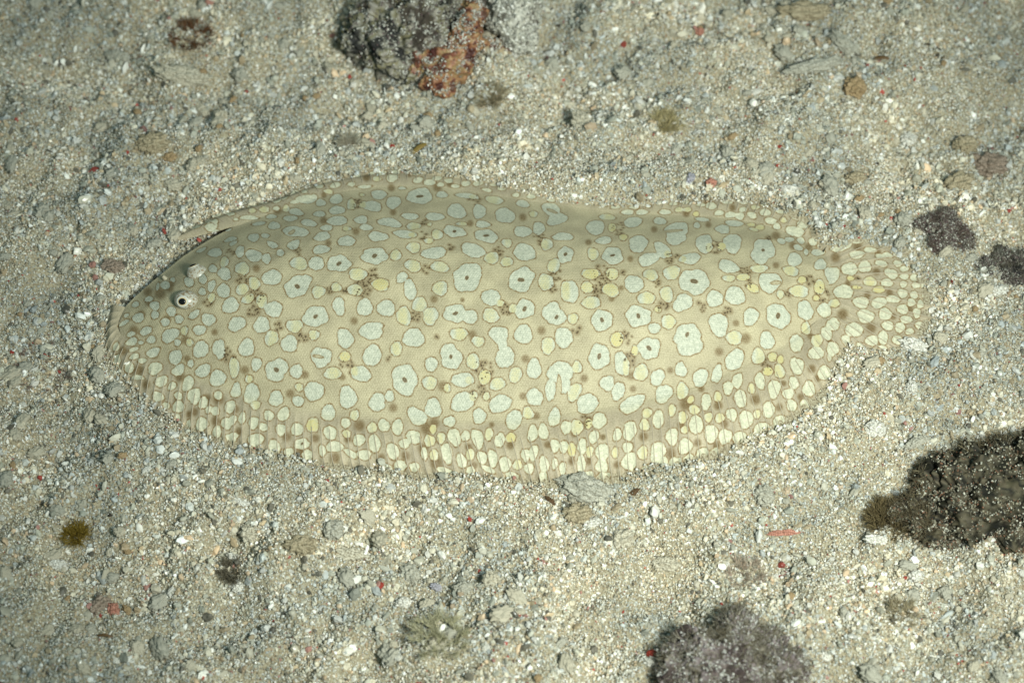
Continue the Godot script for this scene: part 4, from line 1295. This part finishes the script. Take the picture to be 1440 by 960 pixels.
func build_pebbles() -> void:
	# kind, x and z in mm, length, height and width in mm, turn in degrees, tone, cut faces, label, category
	var list := [
		["coral_finger", -104.8, -99.8, 17.5, 4.5, 5.9, -8, "cream", 0.3, "long smooth cream coral finger lying beyond the fish's head", "coral"],
		["coral_finger", -98.9, -90.2, 8.3, 2.4, 3.2, -50, "cream", 0.3, "short cream coral stub next to the long smooth finger", "coral"],
		["coral_wedge", 20.3, 49.9, 14.2, 5.3, 7.1, -18, "grey", 0.5, "big grey porous coral wedge pushed against the fish's lower fin", "coral"],
		["round_stone", 18.2, 58.0, 8.3, 4.2, 5.5, 0, "beige", 0.3, "rounded beige stone under the big grey coral wedge", "stone"],
		["ridged_chip", 22.3, 60.5, 5.0, 2.2, 3.0, 10, "white", 0.9, "white ridged shell chip beside the rounded beige stone", "shell"],
		["tooth_coral", 30.5, 64.7, 5.0, 3.8, 6.3, -60, "cream", 0.5, "cream tooth-shaped coral bit next to the white ridged chip", "coral"],
		["brown_sliver", 10.9, 53.5, 3.3, 1.0, 1.4, -35, "brown", 0.6, "thin brown sliver on the head side of the grey coral wedge", "sliver"],
		["brown_sliver", 34.2, 50.8, 3.7, 1.0, 1.4, 35, "brown", 0.6, "thin brown sliver on the tail side of the grey coral wedge", "sliver"],
		["coral_lump", 137.9, -58.9, 9.2, 5.0, 6.7, 20, "beige", 0.4, "squat beige coral lump in front of the mauve-grey stone", "coral"],
		["shell_stone", 149.1, -68.8, 11.2, 6.2, 8.3, -30, "mauve", 0.6, "mauve-grey stone with a flat side next to the round beige knob", "stone"],
		["coral_ball", 141.4, -74.4, 7.1, 4.5, 5.9, 0, "beige", 0.2, "round beige coral knob touching the mauve-grey stone", "coral"],
		["angular_stone", 107.6, -92.5, 7.1, 5.0, 6.7, 40, "tan", 0.8, "angular tan stone standing out beyond the fish's tail end", "stone"],
		["grey_wedge", 105.3, -109.5, 11.2, 3.6, 4.8, -42, "grey", 0.7, "smooth grey wedge slanting toward the angular tan stone", "stone"],
		["grey_slab", 96.1, -100.7, 17.5, 3.0, 4.0, 12, "grey", 0.6, "long narrow grey slab beside the angular tan stone", "stone"],
		["coral_lump", 94.8, -123.8, 16.2, 5.0, 6.7, -8, "beige", 0.4, "broad pale lump with a dark gap under its front edge", "coral"],
		["oblong_stone", 21.5, -79.7, 5.4, 4.1, 9.5, 15, "cream", 0.4, "upright pale oblong stone behind the middle of the fish", "stone"],
		["shell_shard", 124.8, -78.3, 5.4, 3.6, 4.8, 30, "white", 0.9, "angular white shard in the sand beyond the tail fin", "shell"],
		["coral_lump", 103.7, 30.4, 5.8, 3.6, 4.8, 10, "white", 0.5, "rounded white lump between the fish and the dark stone", "coral"],
		["oval_pebble", 100.9, 65.0, 5.8, 1.9, 2.6, -5, "white", 0.2, "smooth white oval pebble beside the dark stone's tip", "pebble"],
		["coral_block", -45.0, 69.2, 9.6, 3.0, 4.0, -5, "cream", 0.9, "flat-topped cream coral block beside the ribbed grey shell", "coral"],
		["grey_shell", -49.4, 63.9, 5.4, 4.1, 5.5, 0, "grey", 0.3, "round ribbed grey shell next to the flat-topped cream block", "shell"],
		["coral_lump", -57.9, 70.0, 8.8, 3.9, 5.1, -10, "beige", 0.5, "low beige lump beside the flat-topped cream block", "coral"],
		["oval_shell", -13.2, 80.7, 5.4, 2.5, 3.4, -8, "grey", 0.2, "grey oval shell half buried beside the pale round pebble", "shell"],
		["pale_pebble", -5.8, 79.4, 4.6, 3.4, 4.8, 20, "cream", 0.2, "pale round pebble next to the grey oval shell", "pebble"],
		["shell_flake", -29.4, 84.4, 4.2, 2.1, 2.8, 20, "white", 0.9, "ragged white flake beside the leaning grey slab", "shell"],
		["grey_stone", 70.7, 50.8, 5.8, 4.4, 6.3, 0, "grey", 0.3, "rounded grey stone standing near the fish's lower fin", "stone"],
		["clam_pebble", 42.5, 70.0, 8.3, 3.0, 4.0, -10, "cream", 0.4, "low cream pebble near the tooth-shaped coral bit", "pebble"],
		["pink_wedge", -118.9, -25.1, 7.1, 3.3, 4.4, -10, "mauve", 0.7, "dull pinkish wedge just in front of the fish's snout", "stone"],
		["red_spine", 76.4, 61.0, 9.2, 1.3, 1.8, 8, "pink", 0.3, "reddish spine piece lying between the grey stone and purple stone", "spine"],
		["red_spot_shell", 111.7, 74.9, 4.2, 2.4, 3.2, 0, "white", 0.6, "white shell bit close to the dark stone", "shell"],
		["pink_disc", 60.4, -118.4, 2.9, 1.9, 2.6, 0, "pink", 0.1, "small pink disc far beyond the pale mustard algae tuft", "disc"],
		["flat_shell", 85.2, -53.4, 6.2, 2.5, 3.4, -12, "white", 0.8, "flat white shell leaning behind the far fin near the tail", "shell"],
		["pink_lump", 60.6, -54.0, 3.1, 1.9, 2.6, 0, "pink", 0.4, "pink coral lump against the fish's far fin", "coral"],
		["lilac_chip", 54.4, -55.3, 2.3, 1.7, 3.8, -20, "lilac", 0.8, "lilac chip beside the pink lump at the far fin", "shell"],
		["white_pebble", 144.2, -16.4, 5.4, 2.4, 3.2, 5, "white", 0.5, "white pebble in front of the low blackish rubble clump", "pebble"],
		["pink_shard", -109.4, 84.4, 3.3, 2.5, 4.4, 20, "pink", 0.7, "salmon pink shard at the end of the dark sliver", "shell"],
		["dark_sliver", -113.5, 83.1, 4.6, 3.4, 6.7, -40, "mauve", 0.5, "dark grey sliver beside the salmon pink shard", "stone"],
		["triangular_chip", -126.2, 70.5, 5.0, 2.4, 3.2, -10, "white", 0.6, "white triangular chip next to the olive algae tuft", "shell"],
		["coral_bar", -75.4, 54.9, 5.0, 1.5, 2.0, -12, "white", 0.8, "short white bar of coral near the square cream stone", "coral"],
		["coral_bar", -104.5, 63.4, 5.4, 1.0, 1.4, -3, "cream", 0.7, "thin cream bar of coral next to the olive tuft", "coral"],
		["square_stone", -72.8, 63.9, 5.0, 3.3, 4.4, 15, "cream", 0.8, "square cream stone near the short white bar of coral", "stone"],
		["shell_nub", -77.4, 69.2, 3.7, 1.6, 2.2, -5, "white", 0.7, "white nub next to the dark fuzzy tuft", "shell"],
		["shell_peg", -75.4, 77.9, 3.7, 2.2, 3.0, 50, "white", 0.7, "white peg next to the dark fuzzy tuft", "shell"],
		["shell_bead", 37.2, 103.3, 3.7, 1.9, 2.6, 0, "white", 0.2, "white knob at the foot of the purple stone", "shell"],
		["red_bead", 37.5, 101.0, 2.7, 1.6, 2.2, 0, "red", 0.3, "bright red bead touching the white knob", "bead"],
		["white_pebble", 83.7, 101.9, 3.3, 1.8, 2.4, -20, "white", 0.4, "white pebble in the sand next to the purple stone", "pebble"],
		["bluish_chip", -20.8, 78.8, 3.3, 1.5, 2.0, -20, "lilac", 0.6, "bluish chip beside the grey oval shell", "shell"],
		["grey_slab", -28.3, 74.2, 5.0, 3.8, 6.7, 25, "grey", 0.7, "leaning grey slab next to the cream block", "stone"],
		["coral_lump", 105.8, -58.9, 6.2, 3.3, 4.4, 0, "beige", 0.3, "small beige lump in the sand beyond the tail root", "coral"],
		["pale_stone", 115.2, 33.5, 7.5, 2.1, 2.8, 20, "grey", 0.4, "half buried pale grey stone between white lump and dark stone", "stone"],
		["square_chip", 115.5, 16.4, 2.9, 2.2, 4.0, 10, "white", 0.9, "white cube-like chip near the tail fin", "shell"],
		["coral_lump", 117.3, 2.0, 7.5, 3.0, 4.0, -18, "white", 0.5, "white lump under the lower corner of the tail fin", "coral"],
		["brown_pebble", -106.2, -68.2, 4.2, 2.4, 3.2, 0, "tan", 0.1, "round brown pebble in the sand behind the head", "pebble"],
		["coral_stub", -92.1, -86.2, 4.6, 3.4, 4.8, 0, "cream", 0.3, "cream knob next to the short coral stub", "coral"],
		["coral_lump", -111.3, -71.3, 9.6, 5.0, 6.7, 10, "beige", 0.5, "crumbly beige lump beside the round brown pebble", "coral"],
		["grey_stone", -127.4, -112.1, 7.9, 2.7, 3.6, -15, "grey", 0.2, "smooth grey pebble near the rusty brown algae patch", "pebble"],
	]
	var at := 500
	for p in list:
		at += 1
		var o := MeshInstance3D.new()
		o.name = numbered(p[0])
		o.mesh = lump(4, Vector3(p[3], p[4], p[5]) * 0.5 * MM, at, 0.5, 0.17, true, p[8] * 0.75)
		o.material_override = stone_look(p[7])
		add_child(o, true)
		var x: float = p[1] * MM
		var z: float = p[2] * MM
		o.position = Vector3(x, height(x, z) + p[4] * 0.22 * MM, z)
		o.rotation = Vector3(rng.randf_range(-0.2, 0.2), deg_to_rad(p[6]), rng.randf_range(-0.2, 0.2))
		tag(o, p[9], p[10])


func build_scatter() -> void:
	# the larger loose bits that can be told apart one by one
	var sorts := [
		["shell_chip", 100, "white", 1.0, 2.3, 0.35, 0.9, "small bright white shell chip lying loose on the sand", "shell", "white shell chips on the sand"],
		["round_pebble", 40, "tan", 1.3, 2.5, 0.8, 0.1, "small rounded tan pebble lying loose on the sand", "pebble", "tan pebbles on the sand"],
		["grey_pebble", 96, "grey", 1.6, 5.4, 0.7, 0.5, "small grey coral pebble half sunk in the sand", "pebble", "grey pebbles on the sand"],
		["coral_bit", 96, "cream", 1.4, 5.0, 0.6, 0.7, "small cream coral bit half sunk in the sand", "coral", "cream coral bits on the sand"],
		["red_flake", 26, "red", 0.6, 1.5, 0.35, 0.9, "tiny dark red flake lying loose on the sand", "flake", "red flakes on the sand"],
		["dark_grain", 22, "dark", 0.6, 1.3, 0.5, 0.7, "tiny blackish grain lying loose on the sand", "grain", "blackish grains on the sand"],
	]
	var at := 700
	for s in sorts:
		var shapes: Array[ArrayMesh] = []
		for k in 5:
			at += 1
			shapes.append(lump(3, Vector3.ONE * 0.5, at, 0.55, 0.2, true, s[6]))
		var done := 0
		while done < s[1]:
			var x := rng.randf_range(-0.158, 0.158)
			var z := rng.randf_range(-0.137, 0.117)
			if print_sd[cell(x, z)] < 0.002:
				continue
			var near_rock := false
			for r in get_children():
				if r is Node3D and r.name.contains("stone") and Vector2(r.position.x - x, r.position.z - z).length() < 0.026:
					near_rock = true
			if near_rock:
				continue
			var o := MeshInstance3D.new()
			o.name = numbered(s[0])
			o.mesh = shapes[done % 5]
			o.material_override = stone_look(s[2])
			add_child(o, true)
			var d := rng.randf_range(s[3], s[4]) * MM
			o.transform = Transform3D(Basis(Vector3(rng.randf_range(-1, 1), 4, rng.randf_range(-1, 1)).normalized(), rng.randf() * TAU) * Basis.from_scale(Vector3(d * rng.randf_range(0.9, 1.5), d * s[5], d * rng.randf_range(0.7, 1.0))), Vector3(x, height(x, z) + d * s[5] * 0.2 + 0.0002, z))
			tag(o, s[7], s[8], s[9])
			done += 1


func tuft(at: Vector2, r: float, h: float, count: int, tones: Array, label: String) -> void:
	var o := Node3D.new()
	o.name = numbered("algae_tuft")
	add_child(o)
	o.position = Vector3(at.x, height(at.x, at.y), at.y) 
	tag(o, label, "algae")
	var p := PackedVector3Array()
	var n := PackedVector3Array()
	for k in 60:
		var a := rng.randf() * TAU
		var d := sqrt(rng.randf())
		p.append(Vector3(cos(a) * d * r, 0.0, sin(a) * d * r) * MM)
		n.append(Vector3(cos(a) * d * 0.9, 1.0, sin(a) * d * 0.9).normalized())
	fuzz(p, n, count * 3, h * 0.5, h, tones, 0.35, o, "filaments")


func leaf(at: Vector2, turn: float, length: float, width: float, tone: String, label: String) -> void:
	var v := PackedVector3Array()
	for i in 9:
		var s := i / 8.0
		var w := width * (0.35 + 0.65 * sin(PI * clampf(0.12 + s * 0.8, 0.0, 1.0)))
		for j in 6:
			var a := TAU * j / 6.0
			v.append(m3((s - 0.5) * length, 0.25 * sin(a) + 0.9 * sin(s * 2.6), cos(a) * w * 0.5))
	var o := part(numbered("leaf_scrap"), mesh_of(v, grid_index(9, 6, true, false)), plain(TONES[tone], 0.5), self)
	o.position = Vector3(at.x, height(at.x, at.y) + 0.0008, at.y)
	o.rotation.y = deg_to_rad(turn)
	tag(o, label, "leaf")


func build_plants() -> void:
	tuft(Vector2(-0.1228, 0.0609), 2.6, 4.0, 260, [Color(0.2, 0.14, 0.02), Color(0.28, 0.2, 0.04)], "olive-yellow algae tuft near the white triangular chip")
	tuft(Vector2(0.0489, -0.0821), 3.6, 4.0, 300, [Color(0.5, 0.44, 0.26), Color(0.44, 0.38, 0.2)], "pale mustard algae tuft behind the middle of the fish")
	tuft(Vector2(-0.0777, 0.0739), 3.0, 3.2, 240, [Color(0.14, 0.12, 0.08), Color(0.2, 0.18, 0.13)], "dark fuzzy algae tuft beside the white nub")
	tuft(Vector2(-0.1027, -0.1159), 6.0, 3.0, 300, [Color(0.2, 0.09, 0.04), Color(0.14, 0.09, 0.05)], "rusty brown algae patch near the long coral finger")
	tuft(Vector2(0.1059, 0.0578), 4.5, 5.0, 420, [Color(0.13, 0.1, 0.05), Color(0.2, 0.16, 0.08)], "brown algae fringe at the tip of the dark stone")
	tuft(Vector2(-0.0067, -0.0901), 4.0, 3.5, 200, [Color(0.34, 0.3, 0.2), Color(0.26, 0.22, 0.13)], "olive-grey algae wisp beside the orange sponge")
	tuft(Vector2(-0.0195, 0.0975), 7.0, 3.5, 320, [Color(0.42, 0.4, 0.25), Color(0.46, 0.44, 0.3)], "pale green algae film near the grey oval shell")
	tuft(Vector2(0.1059, 0.0884), 4.0, 3.0, 160, [Color(0.42, 0.37, 0.25), Color(0.34, 0.29, 0.18)], "thin olive algae wisp next to the purple stone")
	tuft(Vector2(0.0643, 0.0750), 5.0, 3.0, 240, [Color(0.46, 0.36, 0.28), Color(0.42, 0.38, 0.3)], "pinkish algae fuzz behind the purple stone")
	tuft(Vector2(-0.0503, -0.0717), 2.8, 3.2, 120, [Color(0.42, 0.39, 0.3), Color(0.36, 0.32, 0.24)], "pale grey algae wisp beside the brown leaf scrap")
	tuft(Vector2(-0.1365, 0.0068), 9.0, 1.6, 300, [Color(0.3, 0.2, 0.17), Color(0.22, 0.17, 0.13)], "thin reddish brown algae film in front of the snout")
	tuft(Vector2(-0.1135, 0.0202), 6.0, 1.4, 160, [Color(0.2, 0.18, 0.14), Color(0.14, 0.12, 0.09)], "dark brown algae film along the head's fin edge")
	leaf(Vector2(-0.0286, -0.0689), 38, 5.2, 2.0, "olive", "stubby olive-brown leaf scrap behind the fish's back")
	leaf(Vector2(0.1177, -0.1049), -5, 5.0, 1.6, "brown", "dark brown leaf scrap beyond the angular tan stone")
	leaf(Vector2(-0.1102, 0.0939), -8, 4.4, 0.9, "brown", "reddish brown splinter near the salmon pink shard")
	pass
